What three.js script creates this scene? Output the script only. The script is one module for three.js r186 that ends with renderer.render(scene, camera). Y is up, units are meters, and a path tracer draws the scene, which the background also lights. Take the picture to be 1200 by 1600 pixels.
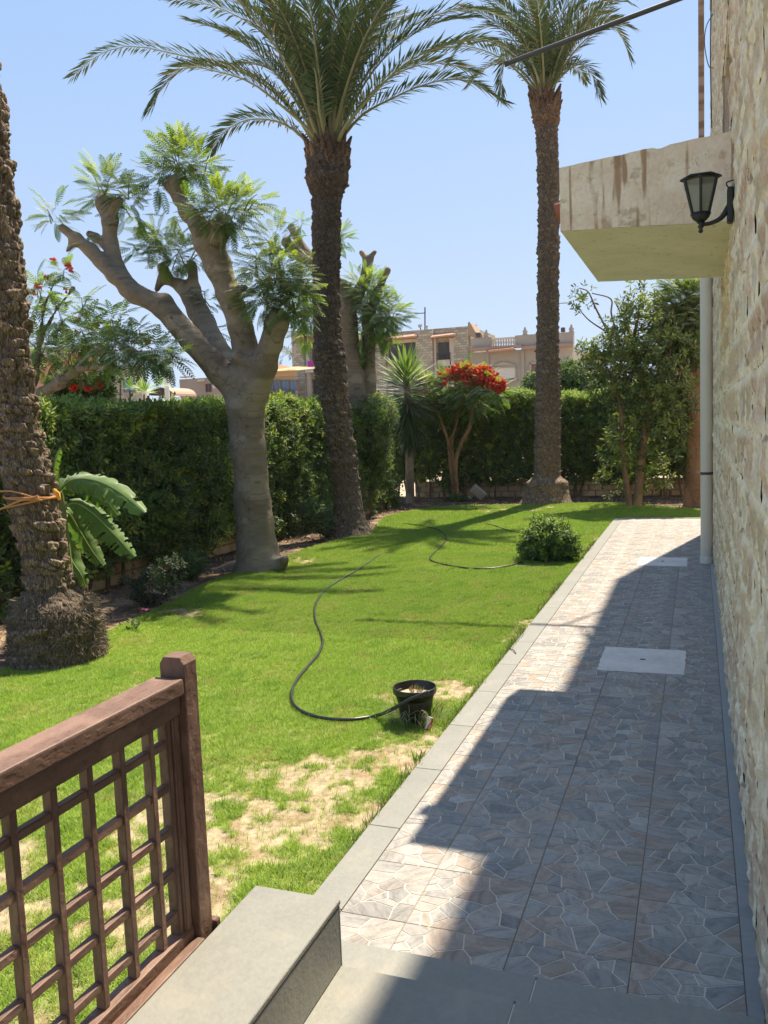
import * as THREE from 'three';
import { MarchingCubes } from 'three/addons/objects/MarchingCubes.js';
import { RoundedBoxGeometry } from 'three/addons/geometries/RoundedBoxGeometry.js';
import { mergeGeometries } from 'three/addons/utils/BufferGeometryUtils.js';

// ---------------------------------------------------------------- camera, sky, sun, exposure
const V = (x, y, z) => new THREE.Vector3(x, y, z);
const scene = new THREE.Scene();
const EYE = V(0, 2, 0);
const camera = new THREE.PerspectiveCamera(62.06, 0.75, 0.05, 2000);
camera.position.copy(EYE);
// right, up, back of the camera, from the vanishing points of the path and the steps
const CAM = new THREE.Matrix4().set(
  0.93824, 0.00268, 0.34597, 0,
  -0.03939, 0.99430, 0.09912, 0,
  -0.34373, -0.10663, 0.93299, 0,
  0, 0, 0, 1);
camera.quaternion.setFromRotationMatrix(CAM);
scene.add(camera);
const SUN = V(0.133, 1, -0.57).normalize();

function makeSky() {
  const w = 1024, h = 512, d = new Float32Array(w * h * 4);
  for (let j = 0; j < h; j++) {
    const el = ((j + 0.5) / h - 0.5) * Math.PI;
    for (let i = 0; i < w; i++) {
      const az = ((i + 0.5) / w - 0.5) * 2 * Math.PI;
      const dir = V(Math.cos(el) * Math.cos(az), Math.sin(el), Math.cos(el) * Math.sin(az));
      const up = Math.max(0, dir.y);
      const k = Math.pow(1 - up, 2.6);                       // pale towards the horizon
      const c = Math.max(0, dir.dot(SUN));
      const glow = 0.30 * Math.pow(c, 3) + 0.5 * Math.pow(c, 24) + 1.2 * Math.pow(c, 160);
      let r = 0.122 + 0.235 * k + 0.31 * glow, g = 0.230 + 0.190 * k + 0.29 * glow, b = 0.438 + 0.056 * k + 0.24 * glow;
      if (dir.y < 0) { const t = Math.min(1, -dir.y * 8); r += (0.30 - r) * t; g += (0.27 - g) * t; b += (0.20 - b) * t; }
      const o = (j * w + i) * 4;
      d[o] = r; d[o + 1] = g; d[o + 2] = b; d[o + 3] = 1;
    }
  }
  const t = new THREE.DataTexture(d, w, h, THREE.RGBAFormat, THREE.FloatType);
  t.mapping = THREE.EquirectangularReflectionMapping;
  t.magFilter = t.minFilter = THREE.LinearFilter;
  t.needsUpdate = true;
  return t;
}
const SKY = makeSky();
scene.background = SKY;
scene.environment = SKY;
scene.backgroundIntensity = 1.0;
scene.environmentIntensity = 1.0;
scene.fog = new THREE.FogExp2(0xdfe8f2, 0.0003);

const sun = new THREE.DirectionalLight(0xfff0d8, 5.0);
sun.position.copy(SUN).multiplyScalar(60);
sun.castShadow = true;
Object.assign(sun.shadow.camera, { left: -40, right: 40, top: 40, bottom: -40, near: 1, far: 160 });
sun.shadow.mapSize.set(4096, 4096);
sun.shadow.radius = 1.2;
scene.add(sun, sun.target);

const renderer = new THREE.WebGLRenderer({ antialias: true });
renderer.toneMapping = THREE.LinearToneMapping;
renderer.toneMappingExposure = 2.1;
renderer.shadowMap.enabled = true;

// ---------------------------------------------------------------- measuring: photo pixel (1200 x 1600) to a point in the place
const F = 1330;
function ray(px, py) { return V(px - 600, 800 - py, -F).applyMatrix4(CAM); }
function at(px, py, D) { const d = ray(px, py); return d.multiplyScalar(-D / d.z).add(EYE); }      // at distance D along the path
function gnd(px, py, h = 0) { const d = ray(px, py); return d.multiplyScalar((h - EYE.y) / d.y).add(EYE); }

// ---------------------------------------------------------------- random, noise
function rng(seed) { let a = seed >>> 0; return () => { a = (a + 0x6d2b79f5) | 0; let t = Math.imul(a ^ (a >>> 15), 1 | a); t = (t + Math.imul(t ^ (t >>> 7), 61 | t)) ^ t; return ((t ^ (t >>> 14)) >>> 0) / 4294967296; }; }
const clamp = (x, a = 0, b = 1) => Math.min(b, Math.max(a, x));
const sstep = (a, b, x) => { const t = clamp((x - a) / (b - a)); return t * t * (3 - 2 * t); };
const lerp = (a, b, t) => a + (b - a) * t;
const mix3 = (a, b, t) => [lerp(a[0], b[0], t), lerp(a[1], b[1], t), lerp(a[2], b[2], t)];
function h2(x, y, s) { let n = (Math.imul(x, 374761393) + Math.imul(y, 668265263) + Math.imul(s, 974634777)) | 0; n = Math.imul(n ^ (n >>> 13), 1274126177); return ((n ^ (n >>> 16)) >>> 0) / 4294967296; }
function vnoise(x, y, s = 1, px = 0, py = 0) {
  const xi = Math.floor(x), yi = Math.floor(y), fx = x - xi, fy = y - yi;
  const u = fx * fx * (3 - 2 * fx), v = fy * fy * (3 - 2 * fy);
  const m = (a, p) => (p ? ((a % p) + p) % p : a);
  const x0 = m(xi, px), x1 = m(xi + 1, px), y0 = m(yi, py), y1 = m(yi + 1, py);
  return lerp(lerp(h2(x0, y0, s), h2(x1, y0, s), u), lerp(h2(x0, y1, s), h2(x1, y1, s), u), v);
}
function fbm(x, y, oct = 4, s = 1, px = 0, py = 0) { let a = 0.5, t = 0, n = 0; for (let i = 0; i < oct; i++) { t += a * vnoise(x, y, s + i * 17, px, py); n += a; a *= 0.5; x *= 2; y *= 2; px *= 2; py *= 2; } return t / n; }
function n3(x, y, z, s = 1) {
  const zi = Math.floor(z), f = z - zi, w = f * f * (3 - 2 * f);
  return lerp(vnoise(x, y, s + zi * 131), vnoise(x, y, s + (zi + 1) * 131), w);
}

// ---------------------------------------------------------------- textures
const toS = (c) => Math.round(255 * clamp(c <= 0.0031308 ? 12.92 * c : 1.055 * Math.pow(c, 1 / 2.4) - 0.055));
function tex(w, h, fn, color = true) {
  const d = new Uint8Array(w * h * 4);
  for (let j = 0; j < h; j++) for (let i = 0; i < w; i++) {
    const c = fn((i + 0.5) / w, (j + 0.5) / h), o = (j * w + i) * 4;
    if (color) { d[o] = toS(c[0]); d[o + 1] = toS(c[1]); d[o + 2] = toS(c[2]); }
    else { const g = Math.round(255 * clamp(c)); d[o] = d[o + 1] = d[o + 2] = g; }
    d[o + 3] = 255;
  }
  const t = new THREE.DataTexture(d, w, h);
  if (color) t.colorSpace = THREE.SRGBColorSpace;
  t.wrapS = t.wrapT = THREE.RepeatWrapping;
  t.magFilter = THREE.LinearFilter; t.minFilter = THREE.LinearMipmapLinearFilter; t.generateMipmaps = true;
  t.needsUpdate = true;
  return t;
}
const rep = (t, x, y) => { const c = t.clone(); c.repeat.set(x, y); c.needsUpdate = true; return c; };
const std = (o) => new THREE.MeshStandardMaterial({ roughness: 0.85, side: THREE.DoubleSide, ...o });
const rgb = (r, g, b) => new THREE.Color().setRGB(r, g, b);
const leafMat = (o) => new THREE.MeshPhysicalMaterial({ roughness: 0.96, transmission: 0.3, thickness: 0, side: THREE.DoubleSide, vertexColors: true, ...o });

const slateGrain = tex(512, 512, (u, v) => {
  const w = fbm(u * 4, v * 4, 3, 5, 4, 4), a = fbm(u * 6 + w, v * 26 + 3 * w, 5, 11, 0, 0), b = fbm(u * 40, v * 60, 3, 23, 40, 60);
  const k = clamp(0.86 + 0.7 * (a - 0.5) + 0.3 * (b - 0.5) + 0.35 * (w - 0.5), 0.35, 1.3);
  return [k, k, k];
});
const slateBump = tex(512, 512, (u, v) => { const w = fbm(u * 4, v * 4, 3, 5, 4, 4); return fbm(u * 6 + w, v * 26 + 3 * w, 5, 11) * 0.7 + fbm(u * 40, v * 60, 3, 23, 40, 60) * 0.3; }, false);
const fineBump = tex(512, 512, (u, v) => fbm(u * 32, v * 32, 4, 3, 32, 32), false);
const greyTile = tex(512, 512, (u, v) => {
  const a = fbm(u * 5, v * 5, 4, 31, 5, 5), b = fbm(u * 70, v * 70, 2, 37, 70, 70), st = sstep(0.62, 0.8, fbm(u * 9, v * 9, 4, 39, 9, 9));
  const k = 1 + 0.22 * (a - 0.5) + 0.16 * (b - 0.5);
  return mix3([0.215 * k, 0.216 * k, 0.192 * k], [0.29, 0.27, 0.22], st * 0.4);
});
const stoneMap = tex(1024, 1024, (u, v) => {            // rock faced limestone: cream crust, pinkish broken hollows, ochre; one repeat = 1.5 m
  const w = fbm(u * 5, v * 5, 3, 41, 5, 5), s = fbm(u * 5 + w, v * 7 + w, 5, 43, 0, 0), s2 = fbm(u * 3, v * 3, 4, 47, 3, 3), o = fbm(u * 4, v * 3, 4, 53, 4, 3), g = fbm(u * 100, v * 100, 3, 57, 100, 100), f = fbm(u * 8, v * 12, 5, 59, 8, 12);
  let c = mix3([0.61, 0.54, 0.42], [0.50, 0.37, 0.28], sstep(0.46, 0.6, s) * sstep(0.34, 0.54, s2) * 0.5);
  c = mix3(c, [0.46, 0.36, 0.215], sstep(0.54, 0.72, o) * 0.45);
  c = mix3(c, [0.62, 0.56, 0.44], sstep(0.52, 0.64, f) * 0.7);
  c = mix3(c, [0.27, 0.17, 0.11], sstep(0.72, 0.80, fbm(u * 12, v * 20, 4, 61, 12, 20)) * 0.8);
  const k = 0.88 + 0.3 * (g - 0.5) + 0.3 * (f - 0.5);
  return [c[0] * k, c[1] * k, c[2] * k];
});
const stoneBump = tex(1024, 1024, (u, v) => 0.5 * fbm(u * 8, v * 12, 5, 59, 8, 12) + 0.3 * fbm(u * 5, v * 8, 4, 63, 5, 8) + 0.2 * fbm(u * 50, v * 50, 4, 65, 50, 50), false);
const plaster = tex(1024, 512, (u, v) => {              // old cream plaster, run stains where the top edge drips; one repeat = 1.2 x 0.6 m
  const a = fbm(u * 6, v * 4, 4, 71, 6, 4), g = fbm(u * 80, v * 40, 3, 73, 80, 40);
  let c = mix3([0.82, 0.75, 0.61], [0.75, 0.64, 0.50], sstep(0.4, 0.65, a));
  const run = sstep(0.62, 0.74, fbm(u * 26, v * 1.5, 3, 79, 26, 0)) * sstep(0.25, 0.7, fbm(u * 10, v * 3, 3, 81, 10, 3) + 0.12);
  c = mix3(c, [0.33, 0.19, 0.09], run * 0.8);
  c = mix3(c, [0.30, 0.20, 0.11], sstep(0.66, 0.8, fbm(u * 12, v * 9, 4, 83, 12, 9)) * 0.5);
  const cr = Math.abs(fbm(u * 7, v * 5, 5, 87, 7, 5) - 0.5); c = mix3(c, [0.22, 0.15, 0.09], (1 - sstep(0, 0.006, cr)) * 0.5);
  const k = 0.94 + 0.2 * (g - 0.5);
  return [c[0] * k, c[1] * k, c[2] * k];
});
const underside = tex(512, 512, (u, v) => { const a = fbm(u * 5, v * 5, 4, 91, 5, 5), st = sstep(0.7, 0.8, fbm(u * 30, v * 30, 3, 93, 30, 30)); const k = 0.92 + 0.25 * (a - 0.5); return mix3([0.78 * k, 0.73 * k, 0.60 * k], [0.3, 0.2, 0.1], st * 0.35); });
const paint = tex(512, 512, (u, v) => {                 // brown painted timber, chalky wear along the grain
  const a = fbm(u * 4, v * 40, 4, 101, 4, 40), b = fbm(u * 30, v * 60, 3, 103, 30, 60), c = fbm(u * 6, v * 10, 4, 107, 6, 10);
  const k = 0.85 + 0.35 * (a - 0.5) + 0.3 * (c - 0.5);
  let o = [0.18 * k, 0.102 * k, 0.072 * k];
  o = mix3(o, [0.10, 0.045, 0.028], sstep(0.62, 0.72, b) * 0.6);
  return mix3(o, [0.30, 0.19, 0.14], sstep(0.50, 0.75, c) * 0.4);
});
const paintBump = tex(512, 512, (u, v) => 0.55 * fbm(u * 4, v * 40, 4, 101, 4, 40) + 0.45 * sstep(0.4, 0.6, fbm(u * 26, v * 40, 4, 109, 26, 40)), false);
const barkMap = tex(512, 512, (u, v) => { const a = fbm(u * 4, v * 4, 5, 121, 4, 4), b = fbm(u * 40, v * 30, 3, 123, 40, 30), l = sstep(0.55, 0.75, fbm(u * 5, v * 5, 4, 127, 5, 5)); const k = 0.8 + 0.5 * (a - 0.5) + 0.3 * (b - 0.5); return mix3(mix3([0.27 * k, 0.215 * k, 0.155 * k], [0.40, 0.34, 0.26], l * 0.45), [0.08, 0.055, 0.04], (1 - sstep(0.0, 0.02, Math.abs(fbm(u * 6, v * 4, 5, 129, 6, 4) - 0.5))) * 0.6 + 0.5 * sstep(0.68, 0.78, fbm(u * 9, v * 7, 4, 130, 9, 7))); });
const barkBump = tex(512, 512, (u, v) => 0.5 * fbm(u * 9, v * 7, 4, 131, 9, 7) + 0.5 * fbm(u * 40, v * 24, 3, 123, 40, 24), false);
const brickMap = (w, h, base, joint, nx, ny, vary, seed) => tex(w, h, (u, v) => {   // far walls only: rows of stone a few pixels high
  const r = Math.floor(v * ny), uu = u * nx + (r % 2) * 0.5, c = Math.floor(uu), fx = uu - c, fy = v * ny - r;
  const t = 1 + vary * (h2(((c % nx) + nx) % nx, r, seed) - 0.5);
  const e = Math.min(Math.min(fx, 1 - fx) * (1.0 / nx) * 1.0, Math.min(fy, 1 - fy) / ny) * Math.max(nx, ny);
  const g = 0.9 + 0.25 * (fbm(u * 60, v * 60, 2, seed, 60, 60) - 0.5);
  return mix3(joint, [base[0] * t * g, base[1] * t * g, base[2] * t * g], sstep(0.05, 0.2, e * 1.5));
});
const blockMap = brickMap(512, 512, [0.46, 0.39, 0.28], [0.24, 0.19, 0.13], 8, 16, 0.5, 7);
const clayMap = brickMap(512, 512, [0.52, 0.27, 0.14], [0.34, 0.24, 0.16], 8, 16, 0.35, 9);
const renderMap = tex(256, 256, (u, v) => { const a = fbm(u * 5, v * 5, 5, 141, 5, 5); const k = 0.85 + 0.4 * (a - 0.5); return [0.40 * k, 0.345 * k, 0.275 * k]; });

// ---------------------------------------------------------------- geometry builder, naming
class GB {
  constructor() { this.p = []; this.i = []; this.c = []; this.u = []; this.col = [1, 1, 1]; }
  v(p, u = 0, w = 0) { this.p.push(p.x, p.y, p.z); this.c.push(...this.col); this.u.push(u, w); return this.p.length / 3 - 1; }
  tri(a, b, c) { this.i.push(a, b, c); }
  face(...pts) { const n = pts.map((q) => this.v(q)); for (let k = 1; k + 1 < n.length; k++) this.tri(n[0], n[k], n[k + 1]); }
  tube(pts, rad, seg = 6, cap = true) {
    const n = pts.length; let prev = null, len = 0, nor = V(0, 0, 0); const rings = [];
    for (let k = 0; k < n; k++) {
      const t = V(0, 0, 0).subVectors(pts[Math.min(n - 1, k + 1)], pts[Math.max(0, k - 1)]).normalize();
      if (!prev) nor = Math.abs(t.y) < 0.9 ? V(0, 1, 0) : V(1, 0, 0);
      nor = nor.clone().addScaledVector(t, -nor.dot(t)).normalize();
      const bi = V(0, 0, 0).crossVectors(t, nor); if (prev) len += prev.distanceTo(pts[k]); prev = pts[k];
      const r = typeof rad === 'function' ? rad(k / (n - 1)) : Array.isArray(rad) ? rad[k] : rad, ring = [];
      for (let s = 0; s <= seg; s++) { const a = (s / seg) * Math.PI * 2; ring.push(this.v(pts[k].clone().addScaledVector(nor, Math.cos(a) * r).addScaledVector(bi, Math.sin(a) * r), (s / seg) * r * 6.28, len)); }
      rings.push(ring);
      if (k) for (let s = 0; s < seg; s++) { const a = rings[k - 1], b = ring; this.i.push(a[s], a[s + 1], b[s + 1], a[s], b[s + 1], b[s]); }
    }
    if (cap) for (const [ring, q] of [[rings[0], pts[0]], [rings[n - 1], pts[n - 1]]]) { const o = this.v(q); for (let s = 0; s < seg; s++) this.tri(o, ring[s], ring[s + 1]); }
  }
  // a leaf blade: from p along d, width across s, bending by g at the tip
  blade(p, d, s, len, w, bend = V(0, 0, 0), fold = 0) {
    const q = p.clone().addScaledVector(d, len * 0.5).addScaledVector(bend, 0.3), e = p.clone().addScaledVector(d, len).add(bend);
    const n = V(0, 0, 0).crossVectors(d, s).multiplyScalar(fold * w);
    const a = this.v(p), l = this.v(q.clone().addScaledVector(s, w / 2).add(n)), r = this.v(q.clone().addScaledVector(s, -w / 2).add(n)), m = fold ? this.v(q) : -1, z = this.v(e);
    if (fold) this.i.push(a, l, m, a, m, r, l, z, m, m, z, r); else this.i.push(a, l, r, l, z, r);
  }
  box(x0, y0, z0, x1, y1, z1) { // uv in metres
    const P = [V(x0, y0, z0), V(x1, y0, z0), V(x1, y1, z0), V(x0, y1, z0), V(x0, y0, z1), V(x1, y0, z1), V(x1, y1, z1), V(x0, y1, z1)];
    const f = (a, b, c, d, w, h) => { const n = [this.v(P[a], 0, 0), this.v(P[b], w, 0), this.v(P[c], w, h), this.v(P[d], 0, h)]; this.i.push(n[0], n[1], n[2], n[0], n[2], n[3]); };
    const X = x1 - x0, Y = y1 - y0, Z = z1 - z0;
    f(4, 5, 6, 7, X, Y); f(1, 0, 3, 2, X, Y); f(5, 1, 2, 6, Z, Y); f(0, 4, 7, 3, Z, Y); f(7, 6, 2, 3, X, Z); f(0, 1, 5, 4, X, Z);
  }
  geo(flat = false) {
    let g = new THREE.BufferGeometry();
    g.setAttribute('position', new THREE.Float32BufferAttribute(this.p, 3));
    g.setAttribute('color', new THREE.Float32BufferAttribute(this.c, 3));
    g.setAttribute('uv', new THREE.Float32BufferAttribute(this.u, 2));
    g.setIndex(this.i);
    if (flat) g = g.toNonIndexed();
    g.computeVertexNormals();
    return g;
  }
}
const used = {};
function numbered(n) { const k = used[n] = (used[n] ?? -1) + 1; return k ? `${n}_${String(k).padStart(3, '0')}` : n; }
function put(name, geo, mat, parent) { const m = new THREE.Mesh(geo, mat); m.name = parent === scene ? numbered(name) : name; m.castShadow = m.receiveShadow = true; parent.add(m); return m; }
function thing(name, label, category, group) { const o = new THREE.Group(); o.name = numbered(name); scene.add(o); tag(o, label, category, group); return o; }
function tag(o, label, category, group, kind) { o.userData.label = label; if (category) o.userData.category = category; if (group) o.userData.group = group; if (kind) o.userData.kind = kind; return o; }
function struct(o, label) { o.userData.kind = 'structure'; if (label) o.userData.label = label; return o; }
function inst(name, geo, mat, list, parent, kind = 'stuff') {          // list: [matrix, color]
  const m = new THREE.InstancedMesh(geo, mat, list.length); m.name = parent === scene ? numbered(name) : name;
  list.forEach(([x, c], k) => { m.setMatrixAt(k, x); if (c) m.setColorAt(k, c); });
  m.castShadow = m.receiveShadow = true; m.userData.kind = kind; parent.add(m); return m;
}
const rbox = (x0, y0, z0, x1, y1, z1, r = 0.004) => { const g = new RoundedBoxGeometry(x1 - x0, y1 - y0, z1 - z0, 1, r); g.translate((x0 + x1) / 2, (y0 + y1) / 2, (z0 + z1) / 2); return g; };
const UPV = V(0, 1, 0);
function basis(p, dir, roll, s) { // y axis along dir
  const q = new THREE.Quaternion().setFromUnitVectors(UPV, dir.clone().normalize()).multiply(new THREE.Quaternion().setFromAxisAngle(UPV, roll));
  return new THREE.Matrix4().compose(p, q, typeof s === 'number' ? V(s, s, s) : s);
}
const curve = (pts, n) => new THREE.CatmullRomCurve3(pts, false, 'centripetal').getPoints(n);
function rdir(R, up = -1) { let d; do { d = V(R() * 2 - 1, R() * 2 - 1, R() * 2 - 1); } while (d.lengthSq() > 1 || d.lengthSq() < 0.05); d.normalize(); if (d.y < up) d.y = up + R() * 0.4; return d.normalize(); }

// ================================================================ SETTING: ground, lawn, soil
const LAWN = -0.05;
const sandMap = tex(512, 512, (u, v) => { const a = fbm(u * 6, v * 6, 5, 151, 6, 6), b = fbm(u * 60, v * 60, 3, 153, 60, 60); const k = 0.85 + 0.4 * (a - 0.5) + 0.3 * (b - 0.5); return [0.50 * k, 0.40 * k, 0.265 * k]; });
{
  const g = new THREE.PlaneGeometry(1600, 1600, 1, 1); g.rotateX(-Math.PI / 2);
  struct(put('ground', g, std({ map: rep(sandMap, 400, 400), roughness: 0.95 }), scene), 'pale sandy ground reaching past the hedges to the houses').position.y = -0.09;
}
// the edge between lawn and soil, followed on the ground
const EDGE = [[170, 985], [330, 910], [440, 872], [505, 850], [580, 832], [612, 805], [700, 792], [800, 790], [940, 787], [1095, 797]].map(([x, y]) => gnd(x, y, LAWN));
EDGE.unshift(V(-5.6, LAWN, -6.2), V(-6.0, LAWN, 1));
EDGE.reverse();
const lawnShape = new THREE.Shape();
lawnShape.moveTo(-1.56, -1); lawnShape.lineTo(-1.56, 17.55); lawnShape.lineTo(0.6, 17.55); lawnShape.lineTo(0.6, 20);
const edgeCurve = curve(EDGE.slice(0, -1).concat([V(-6.0, LAWN, 1)]), 90);
edgeCurve.forEach((p, k) => lawnShape.lineTo(p.x + 0.12 * (fbm(k * 0.4, 1, 3, 5) - 0.5), -p.z + 0.25 * (fbm(k * 0.4, 9, 3, 6) - 0.5)));
const edgePoly = lawnShape.getPoints();
function inLawn(x, z) { let c = false; const y = -z; for (let i = 0, j = edgePoly.length - 1; i < edgePoly.length; j = i++) { const a = edgePoly[i], b = edgePoly[j]; if ((a.y > y) !== (b.y > y) && x < ((b.x - a.x) * (y - a.y)) / (b.y - a.y) + a.x) c = !c; } return c; }
const BARE = [[-2.15, -4.05, 0.50, 0.62], [-1.80, -4.75, 0.34, 0.36], [-2.45, -3.8, 0.4, 0.5], [-2.3, -3.0, 0.4, 0.36], [-1.85, -6.2, 0.22, 0.20], [-2.15, -5.9, 0.15, 0.15], [-1.75, -5.1, 0.26, 0.22], [-1.64, -14.2, 0.2, 0.9], [-2.3, -12.0, 0.35, 0.2], [-5.6, -8.3, 0.3, 0.25], [-4.2, -19.5, 1.2, 0.35], [-6.0, -12.0, 0.4, 0.5], [-2.6, -20.1, 1.0, 0.3], [-1.63, -8.2, 0.1, 0.6], [-3.1, -2.2, 0.7, 0.6], [-3.3, -3.0, 0.25, 0.3]];
function grassDensity(x, z) {
  const n = fbm(x * 3.2, z * 3.2, 4, 171), m = fbm(x * 11, z * 11, 3, 173); let d = 1;
  for (const [cx, cz, rx, rz] of BARE) { const r = Math.hypot((x - cx) / rx, (z - cz) / rz); if (r < 2.2) d = Math.min(d, Math.max(sstep(0.45, 1.2, r + (n - 0.5) * 1.6 + (m - 0.5) * 1.3), 0.9 * sstep(0.50, 0.60, m + 0.25 * (n - 0.5)), 0.10)); }
  return d * (0.75 + 0.25 * sstep(0.3, 0.5, n));
}
const lawnMap = tex(900, 2048, (u, v) => {
  const x = -7.5 + u * 9, z = 1 - v * 22.5, d = grassDensity(x, z), a = fbm(x * 2, z * 2, 4, 181), b = fbm(x * 30, z * 30, 2, 183), c = fbm(x * 8, z * 8, 4, 187);
  const k = 0.8 + 0.5 * (b - 0.5) + 0.35 * (c - 0.5);
  const sand = mix3([0.46 * k, 0.36 * k, 0.24 * k], [0.30 * k, 0.21 * k, 0.125 * k], sstep(0.5, 0.7, c));
  return mix3(sand, [0.14 + 0.06 * a, 0.21 + 0.05 * a, 0.03], d * 0.9);
});
{
  const g = new THREE.ShapeGeometry(lawnShape); const p = g.attributes.position, uv = g.attributes.uv;
  for (let k = 0; k < p.count; k++) { const x = p.getX(k), z = -p.getY(k); p.setXYZ(k, x, LAWN, z); uv.setXY(k, (x + 7.5) / 9, (1 - z) / 22.5); }
  g.computeVertexNormals();
  struct(put('lawn', g, std({ map: lawnMap, roughness: 0.95, bumpMap: rep(fineBump, 9, 22), bumpScale: 0.012 }), scene), 'green lawn sloping away from the tiled path to the hedges');
  const soilMap = tex(512, 512, (u, v) => { const a = fbm(u * 8, v * 8, 5, 191, 8, 8), b = fbm(u * 60, v * 60, 3, 193, 60, 60); const k = 0.7 + 0.6 * (a - 0.5) + 0.6 * (b - 0.5); return mix3([0.17 * k, 0.115 * k, 0.075 * k], [0.36 * k, 0.25 * k, 0.15 * k], sstep(0.5, 0.7, a)); });
  const s = new GB(), nx = 40, nz = 90, id = [];
  for (let j = 0; j <= nz; j++) for (let i = 0; i <= nx; i++) { const x = -9.2 + (i / nx) * 12, z = 1.5 - (j / nz) * 25.5; const n = V(x, LAWN - 0.012 + 0.05 * (fbm(x * 1.7, z * 1.7, 4, 195) - 0.62) * (inLawn(x, z) ? 0 : 1), z); if (x > -1.6 && z > -17.6) n.y = -0.085; id.push(s.v(n, x / 1.3, z / 1.3)); }
  for (let j = 0; j < nz; j++) for (let i = 0; i < nx; i++) { const a = j * (nx + 1) + i; s.tri(id[a], id[a + nx + 1], id[a + 1]); s.tri(id[a + 1], id[a + nx + 1], id[a + nx + 2]); }
  struct(put('soil', s.geo(), std({ map: soilMap, roughness: 1, bumpMap: rep(fineBump, 2, 2), bumpScale: 0.02 }), scene), 'dark brown soil bed under the hedges and around the palm bases');
}

// ---------------------------------------------------------------- grass
function tuftGeo(seed, blades, h, w, spread) {
  const R = rng(seed), g = new GB();
  for (let k = 0; k < blades; k++) {
    const a = R() * 6.283, r = Math.sqrt(R()) * spread, lean = 0.25 + R() * 0.8, d = V(Math.cos(a) * lean, 1, Math.sin(a) * lean).normalize(), t = 0.75 + R() * 0.5;
    g.col = [t * (0.9 + R() * 0.3), t, t * 0.9];
    g.blade(V(Math.cos(a * 3 + k) * r, -0.004, Math.sin(a * 3 + k) * r), d, V(-Math.sin(a), 0, Math.cos(a)), h * (0.55 + R() * 0.6), w * (0.8 + R() * 0.5), V(Math.cos(a), -0.5, Math.sin(a)).multiplyScalar(h * 0.3 * R()));
  }
  return g.geo();
}
const grassMat = leafMat({ transmission: 0.4 });
{
  const R = rng(77), lists = [[], [], []];
  const tries = [[-7.0, -1.5, -7.6, -1.2, 150000, 0], [-7.2, -1.5, -13, -7.6, 110000, 1], [-7.2, 0.7, -21.4, -13, 95000, 2]];
  const M = new THREE.Matrix4(), q = new THREE.Quaternion();
  for (const [x0, x1, z0, z1, n, k] of tries) for (let t = 0; t < n; t++) {
    const x = x0 + R() * (x1 - x0), z = z0 + R() * (z1 - z0);
    if (!inLawn(x, z)) continue;
    const d = grassDensity(x, z);
    if (R() > d * (0.97) + 0.03) continue;
    const hue = fbm(x * 0.9, z * 0.9, 3, 201), dry = sstep(0.62, 0.74, fbm(x * 5, z * 5, 3, 203)) * 0.5 + (1 - d) * 0.6, dark = sstep(0.55, 0.75, fbm(x * 7, z * 7, 3, 207));
    let c = mix3([0.205, 0.365, 0.022], [0.28, 0.425, 0.04], hue); c = mix3(c, [0.13, 0.28, 0.02], dark * 0.35); c = mix3(c, [0.42, 0.36, 0.14], dry * R());
    const s = (0.75 + R() * 0.5) * (0.75 + 0.25 * d) * (0.9 + 0.25 * dark);
    q.setFromAxisAngle(UPV, R() * 6.283);
    lists[k].push([new THREE.Matrix4().compose(V(x, LAWN, z), q, V(s, s * (0.8 + R() * 0.5), s)), rgb(...c)]);
  }
  const gg = thing('lawn_grass', 'short bright green grass of the lawn, thin over sandy patches', 'grass'); gg.userData.kind = 'stuff';
  inst('grass', tuftGeo(1, 9, 0.042, 0.0034, 0.014), grassMat, lists[0], gg);
  inst('grass', tuftGeo(2, 12, 0.042, 0.0042, 0.024), grassMat, lists[1], gg);
  inst('grass', tuftGeo(3, 14, 0.045, 0.006, 0.04), grassMat, lists[2], gg);
}
// dry leaf litter on the soil
{
  const R = rng(99), g = new GB(); g.blade(V(0, 0, 0), V(1, 0.1, 0).normalize(), V(0, 0, 1), 0.06, 0.025, V(0, 0.012, 0), 0.3);
  const list = [];
  for (let t = 0; t < 15000; t++) { const x = -8.6 + R() * 10.5, z = -5 - R() * 18.5; if (inLawn(x, z) || (x > -1.6 && z > -17.7)) continue; const c = mix3([0.30, 0.19, 0.09], [0.15, 0.085, 0.04], R()); list.push([basis(V(x, LAWN + 0.01, z), rdir(R, 0.6), R() * 6, 0.5 + R() * 0.9), rgb(...c)]); }
  tag(inst('leaf_litter', g.geo(), std({ vertexColors: true }), list, scene), 'dry brown fallen leaves scattered over the soil beds', 'leaf litter', null, 'stuff');
}

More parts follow.
